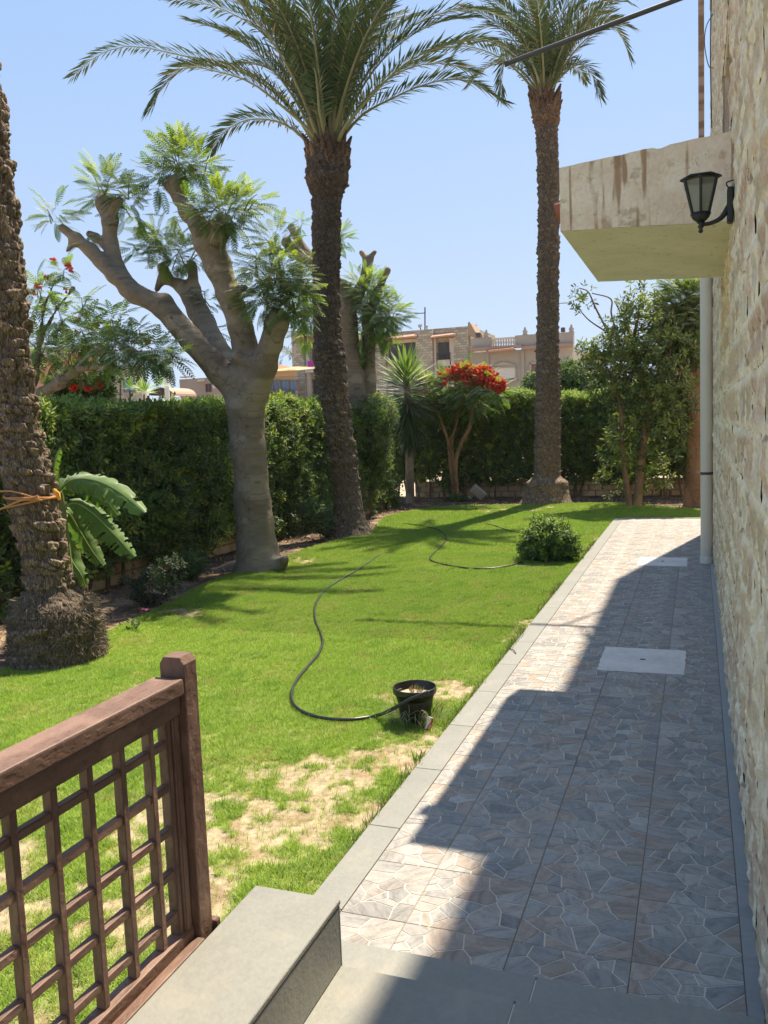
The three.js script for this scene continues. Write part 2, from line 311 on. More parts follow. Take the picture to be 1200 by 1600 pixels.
// ================================================================ PATH
const TILE = 0.44, PX0 = -1.40, PX1 = 0.15, COLS = [-1.40, -1.115, -0.675, -0.235, 0.15];
const stoneMat = std({ vertexColors: true, map: slateGrain, bumpMap: slateBump, bumpScale: 0.003, roughness: 0.62 });
const groutMat = std({ color: rgb(0.60, 0.53, 0.44), roughness: 0.9 });
const greyMat = std({ map: greyTile, roughness: 0.5, bumpMap: rep(fineBump, 3, 3), bumpScale: 0.0008 });
const path = new THREE.Group(); path.name = 'path'; scene.add(path); struct(path, 'tiled garden path of crazy paving along the stone house wall');
function paving(seed, W) {                      // pieces of crazy paving filling a W x TILE tile: convex cells of random seeds
  const R = rng(seed), n = Math.round(22 * W / TILE), S = [];
  for (let k = 0; k < n; k++) { let best = null, bd = -1; for (let t = 0; t < 2; t++) { const q = [R() * W, R() * TILE]; const d = Math.min(9, ...S.map((s) => Math.hypot(s[0] - q[0], s[1] - q[1]))); if (d > bd) { bd = d; best = q; } } S.push(best); }
  const cells = [];
  S.forEach((s, k) => {
    let poly = [[0.001, 0.001], [W - 0.001, 0.001], [W - 0.001, TILE - 0.004], [0.001, TILE - 0.004]];
    const clip = (nx, ny, c) => { const o = []; poly.forEach((a, i) => { const b = poly[(i + 1) % poly.length], da = a[0] * nx + a[1] * ny - c, db = b[0] * nx + b[1] * ny - c; if (da <= 0) o.push(a); if (da * db < 0) { const t = da / (da - db); o.push([lerp(a[0], b[0], t), lerp(a[1], b[1], t)]); } }); poly = o; };
    S.forEach((t, m) => { if (m === k) return; const dx = t[0] - s[0], dy = t[1] - s[1], L = Math.hypot(dx, dy), gap = 0.0020 + 0.0016 * h2(Math.min(m, k), Math.max(m, k), seed); clip(dx / L, dy / L, ((t[0] + s[0]) / 2) * (dx / L) + ((t[1] + s[1]) / 2) * (dy / L) - gap); });
    if (poly.length > 2) cells.push(poly);
  });
  const TONES = [[0.325, 0.30, 0.28], [0.285, 0.275, 0.265], [0.26, 0.255, 0.25], [0.33, 0.275, 0.235], [0.31, 0.255, 0.215], [0.36, 0.345, 0.325], [0.295, 0.285, 0.27], [0.24, 0.237, 0.235], [0.335, 0.30, 0.275], [0.305, 0.292, 0.28]];
  return cells.map((poly, k) => {
    const g = new GB(), t = TONES[Math.floor(R() * TONES.length)], j = 0.88 + R() * 0.24, top = 0.0012 + R() * 0.0006, ua = R() * 6.28, ou = R(), ov = R(); g.col = t.map((x, i) => x * j * [1.05, 1.035, 1.0][i]);
    const uvp = (q) => [(q[0] * Math.cos(ua) - q[1] * Math.sin(ua)) / 0.5 + ou, (q[0] * Math.sin(ua) + q[1] * Math.cos(ua)) / 0.5 + ov];
    const up = poly.map((q) => g.v(V(q[0], top, -q[1]), ...uvp(q)));
    for (let i = 1; i + 1 < up.length; i++) g.tri(up[0], up[i], up[i + 1]);
    poly.forEach((a, i) => { const b = poly[(i + 1) % poly.length]; const s = [g.v(V(a[0], top, -a[1]), ...uvp(a)), g.v(V(a[0], 0, -a[1]), ...uvp(a)), g.v(V(b[0], 0, -b[1]), ...uvp(b)), g.v(V(b[0], top, -b[1]), ...uvp(b))]; g.tri(s[0], s[1], s[2]); g.tri(s[0], s[2], s[3]); });
    return g.geo();
  });
}
{
  const variants = {}; [0, 1, 2, 3].forEach((c) => { variants[c] = []; for (let k = 0; k < 5; k++) variants[c].push(paving(300 + c * 10 + k, COLS[c + 1] - COLS[c] - 0.003)); });
  const slabs = COLS.slice(0, 4).map((x, c) => rbox(0, -0.06, -(TILE - 0.004), COLS[c + 1] - x - 0.003, -0.0002, 0, 0.002));
  const R = rng(41), rest = []; let near = 0;
  for (let r = 0; r < 34; r++) for (let c = 0; c < 4; c++) {
    const z = -2.63 - r * TILE + 0.0, x = COLS[c], v = variants[c][Math.floor(R() * 5)];
    const zz = z;
    if (zz - TILE < -17.56) continue;
    const t = put('paving_tile', slabs[c], groutMat, path); t.position.set(x + 0.0015, 0, zz);
    if (near + v.length <= 300) { for (const g of v) { put('stone', g, stoneMat, t); near++; } }
    else for (const g of v) { const k = g.clone(); k.translate(x + 0.0015, 0, zz); rest.push(k); }
  }
  put('stone', mergeGeometries(rest), stoneMat, path).userData.kind = 'stuff';
  put('bedding', rbox(-1.565, -0.3, -17.6, 0.22, -0.0095, -2.3, 0.002), std({ color: rgb(0.34, 0.30, 0.26) }), path);
  for (let k = 0; k < 20; k++) { const z = -2.34 - k * 0.746, e = Math.max(z - 0.742, -17.6); const g = rbox(-1.566, -0.16, e, -1.404, 0.002, z, 0.004); put('kerb_stone', g, greyMat, path); const uv = g.attributes.uv, p = g.attributes.position; for (let i = 0; i < p.count; i++) uv.setXY(i, p.getX(i) + k * 0.37, p.getZ(i) + p.getY(i)); if (e <= -17.59) break; }
  put('end_strip', rbox(-1.402, -0.16, -17.62, 0.2, 0.0, -17.50, 0.003), greyMat, path);
  { const g = rbox(0.152, -0.06, -17.49, 0.205, 0.006, -2.5, 0.003); put('edging_strip', g, std({ color: rgb(0.38, 0.365, 0.34), roughness: 0.75, bumpMap: rep(fineBump, 10, 10), bumpScale: 0.002 }), path); }
}
const cementMap = tex(256, 256, (u, v) => { const a = fbm(u * 5, v * 5, 5, 211, 5, 5), b = fbm(u * 40, v * 40, 3, 213, 40, 40); const k = 0.86 + 0.25 * (a - 0.5) + 0.18 * (b - 0.5); return mix3([0.76 * k, 0.71 * k, 0.66 * k], [0.45, 0.42, 0.39], sstep(0.68, 0.82, fbm(u * 12, v * 12, 4, 217, 12, 12)) * 0.5); });
function cover(x0, z0, x1, z1, label) {
  const s = new THREE.Shape(), R = rng(Math.round(-z0 * 100)), n = 14, P = [];
  const side = (a, b) => { for (let k = 0; k < n; k++) { const t = k / n; P.push([lerp(a[0], b[0], t) + (R() - 0.5) * 0.014, lerp(a[1], b[1], t) + (R() - 0.5) * 0.014]); } };
  side([x0, -z0], [x1, -z0]); side([x1, -z0], [x1, -z1]); side([x1, -z1], [x0, -z1]); side([x0, -z1], [x0, -z0]);
  P.forEach((p, k) => (k ? s.lineTo(...p) : s.moveTo(...p)));
  const g = new THREE.ExtrudeGeometry(s, { depth: 0.004, bevelEnabled: true, bevelSize: 0.004, bevelThickness: 0.002, bevelSegments: 1 }); g.rotateX(-Math.PI / 2); g.translate(0, 0.003, 0);
  const t = thing('drain_cover', label, 'drain cover', 'pale cement drain covers in the path');
  put('lid', g, std({ map: cementMap, roughness: 0.9 }), t);
  const h = new GB(); h.tube([V((x0 + x1) / 2 - 0.02, 0.0105, (z0 + z1) / 2), V((x0 + x1) / 2 + 0.02, 0.0105, (z0 + z1) / 2)], 0.006, 6); put('lifting_slot', h.geo(), std({ color: rgb(0.05, 0.045, 0.04) }), t);
  return t;
}
cover(-0.76, -6.80, -0.10, -7.51, 'pale cement drain cover in the path, nearer one wholly in shade');
cover(-0.775, -11.84, -0.14, -12.55, 'pale cement drain cover near the foot of the downpipe, half in sun');

// ---------------------------------------------------------------- steps
{
  const st = new THREE.Group(); st.name = 'steps'; scene.add(st); struct(st, 'two grey tiled steps from the terrace down to the path');
  const uvw = (g) => { const p = g.attributes.position, n = g.attributes.normal, uv = g.attributes.uv; for (let i = 0; i < p.count; i++) { const ax = Math.abs(n.getX(i)), ay = Math.abs(n.getY(i)); uv.setXY(i, ax > 0.7 ? p.getZ(i) : p.getX(i), ay > 0.7 ? p.getZ(i) : p.getY(i)); } return g; };
  const slab = (name, ...a) => put(name, uvw(rbox(...a)), greyMat, st);
  put('step_core', rbox(-1.36, -0.2, -2.655, 0.19, 0.1485, -2.33, 0.003), groutMat, st);
  put('step_core', rbox(-1.36, -0.2, -2.315, 0.19, 0.2985, 1.6, 0.003), groutMat, st);
  const cuts = [-1.36, -0.51, 0.1895];
  for (let k = 0; k < 2; k++) {
    slab('tread', cuts[k] + 0.0006, 0.135, -2.672, cuts[k + 1] - 0.0006, 0.15, -2.318);
    slab('riser', cuts[k] + 0.0006, 0.002, -2.668, cuts[k + 1] - 0.0006, 0.1345, -2.656);
    slab('riser', cuts[k] + 0.0006, 0.151, -2.328, cuts[k + 1] - 0.0006, 0.2845, -2.316);
    for (let r = 0; r < 4; r++) slab('tread', cuts[k] + 0.0006, 0.285, -2.332 + r * 0.88, cuts[k + 1] - 0.0006, 0.30, -2.332 + (r + 1) * 0.88 - 0.003);
  }
  // side block of the stairs, clad in the same grey tile
  const bl = thing('stair_side_wall', 'low grey tiled block beside the steps at the foot of the railing', 'low wall');
  put('core', rbox(-1.355, -0.3, -2.325, -1.075, 0.5155, 1.6, 0.003), groutMat, bl);
  const s2 = (name, ...a) => put(name, uvw(rbox(...a)), greyMat, bl);
  for (let r = 0; r < 4; r++) { const z = -2.34 + r * 0.95, e = z + 0.947; s2('cladding_tile', -1.37, 0.501, z, -1.066, 0.517, e); s2('cladding_tile', -1.079, 0.302, z + 0.013, -1.068, 0.5, e); s2('cladding_tile', -1.367, -0.3, z + 0.013, -1.356, 0.5, e); }
  s2('cladding_tile', -1.368, -0.1, -2.338, -1.068, 0.5, -2.3265);
}

// ================================================================ HOUSE
const WX = 0.215, HT = 8.6, ZN = 3, ZF = -15.8;
{
  const house = thing('house', 'cream rough stone house wall with a balcony, along the right of the path', 'house');
  const core = std({ map: rep(stoneMap, 0.5, 0.5), color: rgb(1, 0.97, 0.9), roughness: 0.95 });
  const w = new GB(), Z0 = -6.25, Z1 = -7.75, Y0 = 3.66, Y1 = 4.7;
  w.box(WX, -0.3, ZF, WX + 0.3, Y0, ZN); w.box(WX, Y0, Z0, WX + 0.3, HT, ZN); w.box(WX, Y0, ZF, WX + 0.3, HT, Z1); w.box(WX, Y1, Z1, WX + 0.3, HT, Z0);
  w.box(WX + 0.3, -0.3, ZF, 8, HT, ZF + 0.3); w.box(WX + 0.3, -0.3, ZN - 0.3, 8, HT, ZN); w.box(7.7, -0.3, ZF + 0.3, 8, HT, ZN - 0.3);
  put('wall', w.geo(true), core, house);
  put('roof', rbox(WX - 0.01, HT, ZF - 0.01, 8, HT + 0.15, ZN, 0.01), std({ color: rgb(0.45, 0.38, 0.28) }), house);
  const d = new GB(); d.box(WX + 0.17, Y0, Z1, WX + 0.21, Y1, Z0); put('balcony_door', d.geo(true), std({ color: rgb(0.12, 0.115, 0.105), roughness: 0.6 }), house);
  for (const z of [Z1 - 0.06, Z0 - 0.02]) { const fr = new GB(); fr.box(WX - 0.012, Y0, z, WX + 0.06, Y1 + 0.03, z + 0.03); put('door_jamb', fr.geo(true), std({ color: rgb(0.22, 0.21, 0.19), roughness: 0.7 }), house); }
  // rough faced stones: chiselled vertical grooves inside a smooth margin
  const SW = 0.36, SH = 0.235, VAR = [], TN = [[1.12, 0.90, 0.80], [1.2, 1.03, 0.88], [1.32, 1.24, 1.12], [1.05, 0.86, 0.76], [1.28, 1.15, 1.0], [1.16, 0.95, 0.86], [1.35, 1.28, 1.18], [1.15, 1.02, 0.82]];
  for (let k = 0; k < 8; k++) {
    const R = rng(500 + k), g = new GB(), nx = 16, ny = 10, id = [], ou = R(), ov = R();
    const wd = SW + 0.004, hg = SH + 0.004;
    for (let j = 0; j <= ny; j++) for (let i = 0; i <= nx; i++) {
      const x = (i / nx - 0.5) * wd, y = (j / ny - 0.5) * hg, m = sstep(-0.01, 0.035, wd / 2 - Math.abs(x)) * sstep(-0.01, 0.035, hg / 2 - Math.abs(y));
      const gr = fbm(x * 11 + k * 7, y * 11, 4, 520 + k);
      const mt = sstep(0.02, 0.06, Math.min(wd / 2 - Math.abs(x), hg / 2 - Math.abs(y)) + 0.035 * (fbm(x * 16 + k, y * 16, 3, 580) - 0.5)); g.col = mix3([1.42, 1.38, 1.27], TN[k].map((q) => q * (0.9 + 0.5 * (fbm(x * 9, y * 9 + k * 3, 3, 590) - 0.5))), mt);
      id.push(g.v(V(x, y, 0.006 + lerp(0.004, 0.006 + 0.055 * (gr - 0.46), m) + 0.010 * (fbm(x * 28, y * 34, 3, 540 + k) - 0.5)), ou + x / 1.5, ov + y / 1.5));
    }
    for (let j = 0; j < ny; j++) for (let i = 0; i < nx; i++) { const a = j * (nx + 1) + i; g.tri(id[a], id[a + 1], id[a + nx + 2]); g.tri(id[a], id[a + nx + 2], id[a + nx + 1]); }
    const q = [V(-wd / 2, -hg / 2, 0), V(wd / 2, -hg / 2, 0), V(wd / 2, hg / 2, 0), V(-wd / 2, hg / 2, 0)];
    for (let s = 0; s < 4; s++) { const a = q[s], b = q[(s + 1) % 4]; g.face(a.clone().setZ(-0.02), b.clone().setZ(-0.02), b.clone().setZ(0.006), a.clone().setZ(0.006)); }
    VAR.push(g.geo());
  }
  const faceMat = std({ vertexColors: true, map: stoneMap, bumpMap: stoneBump, bumpScale: 0.06, roughness: 0.95 });
  const R = rng(551), M = new THREE.Matrix4(), cand = [];
  for (let r = 0; r < 30; r++) for (let c = -3; c < 38; c++) {
    const y = 0.05 + SH / 2 + r * SH, z = -0.6 - c * SW - (r % 2) * SW * 0.5 + 0;
    if (z - SW / 2 < ZF || z + SW / 2 > ZN || y + SH / 2 > HT) continue;
    if (y > Y0 - 0.1 && y < Y1 + 0.1 && z < Z0 + 0.25 && z > Z1 - 0.25) continue;
    if (Math.abs(y - 3.42) < 0.34 && z < -5.6 && z > -8.1) continue;
    const dist = -z; if (y > 2 + dist * 0.62 + 0.4 || dist < 1.2) continue;
    cand.push([dist, y, z]);
  }
  cand.sort((a, b) => a[0] - b[0]);
  const rest = [];
  cand.forEach(([dd, y, z], k) => {
    const g = VAR[Math.floor(R() * 8)], x = WX - 0.001 - R() * 0.004, up = R() < 0.5 ? 0 : Math.PI;
    const m = new THREE.Matrix4().makeTranslation(x, y, z).multiply(new THREE.Matrix4().makeRotationY(-Math.PI / 2)).multiply(new THREE.Matrix4().makeRotationZ(up));
    if (k < 300) { const q = put('stone', g, faceMat, house); q.applyMatrix4(m); } else rest.push(g.clone().applyMatrix4(m));
  });
  put('stone', mergeGeometries(rest), faceMat, house).userData.kind = 'stuff';
  // balcony: tapered concrete slab with chipped top edge
  const BX = -0.835, BN = -5.76, BF = -8.02, n = 40, rows = 8;
  const g = new GB(), Rb = rng(560);
  const top = (t) => lerp(3.625, 3.695, t) + 0.010 * (fbm(t * 16, 1, 4, 561) - 0.5) - 0.012 * sstep(0.56, 0.57, t) * (1 - sstep(0.60, 0.66, t)), bot = (t) => lerp(3.225, 3.165, t) + 0.005 * (fbm(t * 9, 3, 3, 562) - 0.5);
  const faceAt = (z) => { const id = []; for (let j = 0; j <= rows; j++) for (let i = 0; i <= n; i++) { const t = i / n, x = lerp(BX, WX, t), y = lerp(bot(t), top(t), j / rows); id.push(g.v(V(x, y, z + 0.006 * (fbm(t * 8, j * 0.5, 3, 567) - 0.5)), t * 1.05 / 1.2 + 0.02, (j / rows) * 0.62 + 0.2)); } for (let j = 0; j < rows; j++) for (let i = 0; i < n; i++) { const a = j * (n + 1) + i; g.tri(id[a], id[a + 1], id[a + n + 2]); g.tri(id[a], id[a + n + 2], id[a + n + 1]); } };
  faceAt(BN); faceAt(BF);
  { const q = [V(BX, bot(0), BN), V(BX, top(0), BN), V(BX, top(0), BF), V(BX, bot(0), BF)], k = [g.v(q[0], 0, 0.2), g.v(q[1], 0, 0.8), g.v(q[2], 1.9, 0.8), g.v(q[3], 1.9, 0.2)]; g.tri(k[0], k[1], k[2]); g.tri(k[0], k[2], k[3]); }
  for (let i = 0; i < n; i++) { const a = i / n, b = (i + 1) / n; g.face(V(lerp(BX, WX, a), top(a), BN), V(lerp(BX, WX, b), top(b), BN), V(lerp(BX, WX, b), top(b), BF), V(lerp(BX, WX, a), top(a), BF)); }
  const bal = put('balcony', g.geo(), std({ map: plaster, roughness: 0.93, bumpMap: rep(fineBump, 2, 2), bumpScale: 0.004 }), house);
  bal.userData.label = 'thick plastered balcony slab with brown run stains, jutting from the wall';
  const u = new GB(); { const k = []; for (let i = 0; i <= 10; i++) { const t = i / 10; k.push([u.v(V(lerp(BX, WX, t), bot(t) - 0.001, BN), t * 1.05, 0), u.v(V(lerp(BX, WX, t), bot(t) - 0.001, BF), t * 1.05, 2.2)]); } for (let i = 0; i < 10; i++) { u.tri(k[i][0], k[i + 1][0], k[i + 1][1]); u.tri(k[i][0], k[i + 1][1], k[i][1]); } }
  put('soffit', u.geo(), std({ map: underside, roughness: 0.9 }), bal);
  const sp = new GB(); sp.tube([V(BX + 0.04, 3.42, -6.0), V(BX - 0.06, 3.4, -6.0)], [0.055, 0.06], 10); put('drain_spout', sp.geo(), std({ color: rgb(0.30, 0.10, 0.06) }), bal);
  const cable = new GB(); cable.tube(curve([at(1114, 22, 6.0), at(1104, 40, 5.95), at(1101, 70, 5.9), at(1108, 104, 5.95), at(1114, 106, 6.0)], 20), 0.003, 5); cable.tube(curve([at(1112, -40, 6.0), at(1110, 80, 6.0), at(1112, 200, 5.98)], 14), 0.004, 5);
  put('loose_cable', cable.geo(), std({ color: rgb(0.12, 0.11, 0.10) }), house);
}
// downpipe
{
  const t = thing('downpipe', 'cream plastic downpipe standing in front of the far end of the house wall', 'pipe');
  const g = new GB(), x = 0.112, z = -12.16; g.tube([V(x, 0.005, z), V(x, 5.3, z)], 0.078, 20); put('pipe', g.geo(), std({ color: rgb(0.64, 0.585, 0.475), roughness: 0.45 }), t);
  const c = new GB(); for (const y of [1.2, 3.85]) { c.tube([V(x, y, z), V(x, y + 0.035, z)], 0.083, 20); c.box(x + 0.07, y, z - 0.02, 0.215, y + 0.035, z + 0.02); } put('bracket', c.geo(), std({ color: rgb(0.12, 0.10, 0.09), metalness: 0.5, roughness: 0.6 }), t);
  const k = new GB(); k.tube([V(x, 0.004, z), V(x, 0.10, z)], 0.086, 20); put('collar', k.geo(), std({ color: rgb(0.60, 0.55, 0.45), roughness: 0.5 }), t);
  const e = new GB(); e.tube(curve([V(x, 5.3, z), V(x + 0.02, 5.42, z), V(0.22, 5.46, z)], 8), 0.078, 16); put('elbow', e.geo(), std({ color: rgb(0.64, 0.585, 0.475), roughness: 0.45 }), t);
}
// pole on the balcony and the bar of the awning frame
{
  const rust = tex(128, 512, (u, v) => { const a = fbm(u * 6, v * 24, 4, 221, 6, 24); return mix3([0.26, 0.155, 0.10], [0.42, 0.31, 0.24], sstep(0.4, 0.65, a)); });
  const t = thing('metal_pole', 'thin rusty brown metal pole standing on the balcony slab', 'pole');
  const g = new GB(), p = at(1096, 212, 5.85); g.box(p.x - 0.017, 3.66, p.z - 0.017, p.x + 0.017, 8.4, p.z + 0.017); put('shaft', g.geo(true), std({ map: rust, roughness: 0.8 }), t);
  const b = new GB(); b.box(p.x - 0.04, 3.655, p.z - 0.04, p.x + 0.04, 3.672, p.z + 0.04); put('foot_plate', b.geo(true), std({ map: rust, roughness: 0.8 }), t);
  const a = thing('awning_arm', 'grey metal bar jutting from the house high over the lawn', 'metal bar');
  const A = at(790, 100, 12.2), B = V(0.23, 7.55, -12.55), h = new GB(); h.tube([A, B], 0.034, 12); put('bar', h.geo(), std({ color: rgb(0.10, 0.10, 0.10), metalness: 0.6, roughness: 0.5 }), a);
  const c = new GB(); c.tube([A.clone().lerp(B, 0.012), A.clone().lerp(B, -0.006)], 0.038, 12); put('end_cap', c.geo(), std({ color: rgb(0.06, 0.06, 0.06) }), a);
  const q = A.clone().lerp(B, 0.82), k = new GB(); k.tube([q, V(0.22, 8.4, -13.9)], 0.02, 8); k.tube([q.clone().lerp(B, 0.4), V(0.22, 8.3, -12.2)], 0.02, 8); put('brace', k.geo(), std({ color: rgb(0.10, 0.10, 0.10), metalness: 0.6, roughness: 0.5 }), a);
}
// wall lantern
{
  const t = thing('wall_lantern', 'black hexagonal wall lantern with frosted panes on a curved bracket', 'wall lamp');
  const iron = std({ color: rgb(0.022, 0.026, 0.024), metalness: 0.3, roughness: 0.5 }), C = V(0.02, 3.1, -5.36), hex = (r, y, k) => V(C.x + Math.cos((k + 0.5) * Math.PI / 3) * r, C.y + y, C.z + Math.sin((k + 0.5) * Math.PI / 3) * r);
  const fr = new GB(); const r0 = 0.05, r1 = 0.098, y0 = 0.045, y1 = 0.235;
  for (let k = 0; k < 6; k++) { fr.tube([hex(r0, y0, k), hex(r1, y1, k)], 0.0075, 6); fr.tube([hex(r1, y1, k), hex(r1, y1, k + 1)], 0.008, 6); fr.tube([hex(r0, y0, k), hex(r0, y0, k + 1)], 0.007, 6); }
  put('frame', fr.geo(), iron, t);
  const glass = new THREE.MeshPhysicalMaterial({ color: rgb(0.52, 0.56, 0.50), transmission: 0.8, thickness: 0, roughness: 0.5, side: THREE.DoubleSide });
  for (let k = 0; k < 6; k++) { const g = new GB(); const s = 0.965; g.face(hex(r0 * s, y0, k), hex(r0 * s, y0, k + 1), hex(r1 * s, y1, k + 1), hex(r1 * s, y1, k)); put('pane', g.geo(), glass, t); }
  const lathe = (pts, seg = 6) => { const g = new THREE.LatheGeometry(pts.map(([r, y]) => new THREE.Vector2(r, y)), seg); g.rotateY(Math.PI / 3 * 0.5 + Math.PI / 6 * 0); g.translate(C.x, C.y, C.z); return g; };
  const cap = lathe([[0.0, 0.272], [0.02, 0.27], [0.05, 0.262], [0.108, 0.250], [0.113, 0.245], [0.113, 0.238], [0.0, 0.238]], 6); cap.rotateY(0); put('cap', cap, iron, t);
  put('cup', lathe([[0.0, 0.0], [0.03, 0.005], [0.045, 0.02], [0.058, 0.046], [0.0, 0.048]], 12), iron, t);
  put('finial', lathe([[0.0, -0.065], [0.01, -0.06], [0.014, -0.05], [0.008, -0.04], [0.018, -0.028], [0.01, -0.015], [0.024, 0.0], [0, 0.002]], 12), iron, t);
  put('bulb', lathe([[0, 0.05], [0.018, 0.055], [0.02, 0.09], [0.03, 0.115], [0.026, 0.145], [0, 0.16]], 14), new THREE.MeshPhysicalMaterial({ color: rgb(0.75, 0.75, 0.72), roughness: 0.3 }), t);
  const arm = new GB(); arm.tube(curve([V(C.x, 3.085, C.z), V(C.x + 0.05, 3.086, C.z), V(C.x + 0.11, 3.11, C.z), V(C.x + 0.15, 3.165, C.z), V(WX - 0.02, 3.19, C.z)], 20), (k) => 0.011 + 0.012 * k * k, 8); put('arm', arm.geo(), iron, t);
  const pl = rbox(WX - 0.055, 3.075, C.z - 0.045, WX - 0.02, 3.27, C.z + 0.045, 0.012); put('wall_plate', pl, iron, t);
  const wire = new GB(); wire.tube(curve([V(WX - 0.04, 3.26, C.z), V(WX - 0.06, 3.285, C.z + 0.05), V(WX - 0.01, 3.28, C.z + 0.13)], 8), 0.004, 5); put('wire', wire.geo(), iron, t);
}

// ================================================================ RAILING
{
  const t = thing('railing', 'brown painted timber railing with a square lattice panel, foreground', 'railing');
  const wood = std({ map: paint, bumpMap: paintBump, bumpScale: 0.0014, roughness: 0.6 });
  const timber = (name, x0, y0, z0, x1, y1, z1, ax, r = 0.006) => { // ax: axis of the grain
    const g = rbox(x0, y0, z0, x1, y1, z1, Math.min(r, (x1 - x0) * 0.3, (y1 - y0) * 0.3)), p = g.attributes.position, n = g.attributes.normal, uv = g.attributes.uv, o = h2(Math.round(z0 * 1000), Math.round(y0 * 1000), 3);
    for (let i = 0; i < p.count; i++) { const P = [p.getX(i), p.getY(i), p.getZ(i)], N = [n.getX(i), n.getY(i), n.getZ(i)].map(Math.abs), l = P[ax], cr = [0, 1, 2].filter((k) => k !== ax), c = N[cr[0]] > N[cr[1]] ? P[cr[1]] : P[cr[0]]; uv.setXY(i, l / 0.6 + o, c / 0.6 + o * 3); }
    return put(name, g, wood, t);
  };
  const ZE = 0.9;
  // post with chamfered head
  const s = new THREE.Shape(); const hx = 0.0375, ch = 0.012; [[-hx, -0.1], [hx, -0.1], [hx, 1.338], [hx - ch, 1.356], [-hx + ch, 1.356], [-hx, 1.338]].forEach((p, k) => (k ? s.lineTo(...p) : s.moveTo(...p)));
  for (const z of [-2.112, 0.02]) { const g = new THREE.ExtrudeGeometry(s, { depth: 0.06, bevelEnabled: true, bevelSize: 0.004, bevelThickness: 0.004, bevelSegments: 2, curveSegments: 2 }); const uv = g.attributes.uv, p = g.attributes.position; for (let i = 0; i < p.count; i++) uv.setXY(i, p.getY(i) / 0.6, (p.getX(i) + p.getZ(i)) / 0.6); g.translate(-1.4375, 0, z); put('post', g, wood, t); }
  timber('post_foot', -1.46, 0.40, -2.145, -1.385, 0.52, -2.118, 1);
  timber('handrail', -1.495, 1.252, -2.043, -1.393, 1.302, -0.0, 2, 0.008);
  timber('under_rail', -1.465, 1.19, -2.046, -1.411, 1.251, -0.0, 2);
  timber('stile', -1.462, 0.5, -2.045, -1.418, 1.19, -2.012, 1); timber('stile', -1.458, 0.5, -2.0105, -1.425, 1.19, -1.985, 1);
  for (let k = 0; k < 13; k++) timber('slat', -1.452, 0.545, -1.915 + k * 0.1275 - 0.011, -1.424, 1.189, -1.915 + k * 0.1275 + 0.011, 1, 0.003);
  for (let k = 0; k < 5; k++) for (let c = 0; c < 14; c++) { const a = c ? -1.915 + (c - 1) * 0.1275 + 0.0112 : -1.9845, b = -1.915 + c * 0.1275 - 0.0112; if (b > -0.2) break; timber('rung', -1.45, 1.121 - k * 0.128 - 0.0115, a, -1.427, 1.121 - k * 0.128 + 0.0115, b, 2, 0.003); }
  timber('bottom_rail', -1.46, 0.485, -2.044, -1.412, 0.544, 0, 2); timber('bottom_rail', -1.4115, 0.46, -2.044, -1.376, 0.512, 0, 2);
  timber('bottom_rail', -1.475, 0.42, -2.044, -1.43, 0.484, 0, 2);
}

// ================================================================ VEGETATION: leaf shapes
function orient(p, dir, s, roll = 0, down = V(0, -1, 0)) {   // y along dir, z as far down as it goes
  const y = dir.clone().normalize(), z = down.clone().addScaledVector(y, -down.dot(y)); if (z.lengthSq() < 1e-4) z.set(1, 0, 0); z.normalize();
  const x = V(0, 0, 0).crossVectors(y, z), m = new THREE.Matrix4().makeBasis(x, y, z);
  if (roll) m.multiply(new THREE.Matrix4().makeRotationY(roll));
  m.scale(typeof s === 'number' ? V(s, s, s) : s); m.setPosition(p); return m;
}
function featherGeo(seed, pairs = 13, len = 0.30, wid = 0.045, arch = 0.28) {  // twice-divided leaf: a stalk with pairs of narrow feathers
  const R = rng(seed), g = new GB(), c = (t) => V(0, t, arch * t * t), pts = [0, 0.25, 0.5, 0.75, 1].map(c);
  g.col = [0.9, 0.95, 0.6]; g.tube(pts, (t) => 0.008 * (1 - 0.7 * t), 4, false);
  for (let k = 0; k < pairs; k++) for (const s of [-1, 1]) {
    const t = 0.2 + 0.8 * (k / (pairs - 1)), p = c(t), l = len * Math.sin(Math.PI * (0.22 + 0.68 * (k / (pairs - 1)))) * (0.9 + R() * 0.2), j = 0.82 + R() * 0.36;
    g.col = [j, j, j * 0.9];
    const d = V(s * 0.86, 0.42 + 0.35 * t, 0.10 + 0.1 * R()).normalize(), side = V(-s * 0.42, 0.86, 0.3).normalize();
    const q = p.clone().addScaledVector(d, l * 0.55), e = p.clone().addScaledVector(d, l).add(V(0, 0, l * 0.22));
    const a = g.v(p), b = g.v(p.clone().addScaledVector(d, l * 0.15).addScaledVector(side, wid * 0.42)), b2 = g.v(p.clone().addScaledVector(d, l * 0.15).addScaledVector(side, -wid * 0.42)), m = g.v(q.clone().addScaledVector(side, wid * 0.5)), m2 = g.v(q.clone().addScaledVector(side, -wid * 0.5)), z = g.v(e);
    g.i.push(a, b, b2, b, m, b2, b2, m, m2, m, z, m2);
  }
  return g.geo();
}
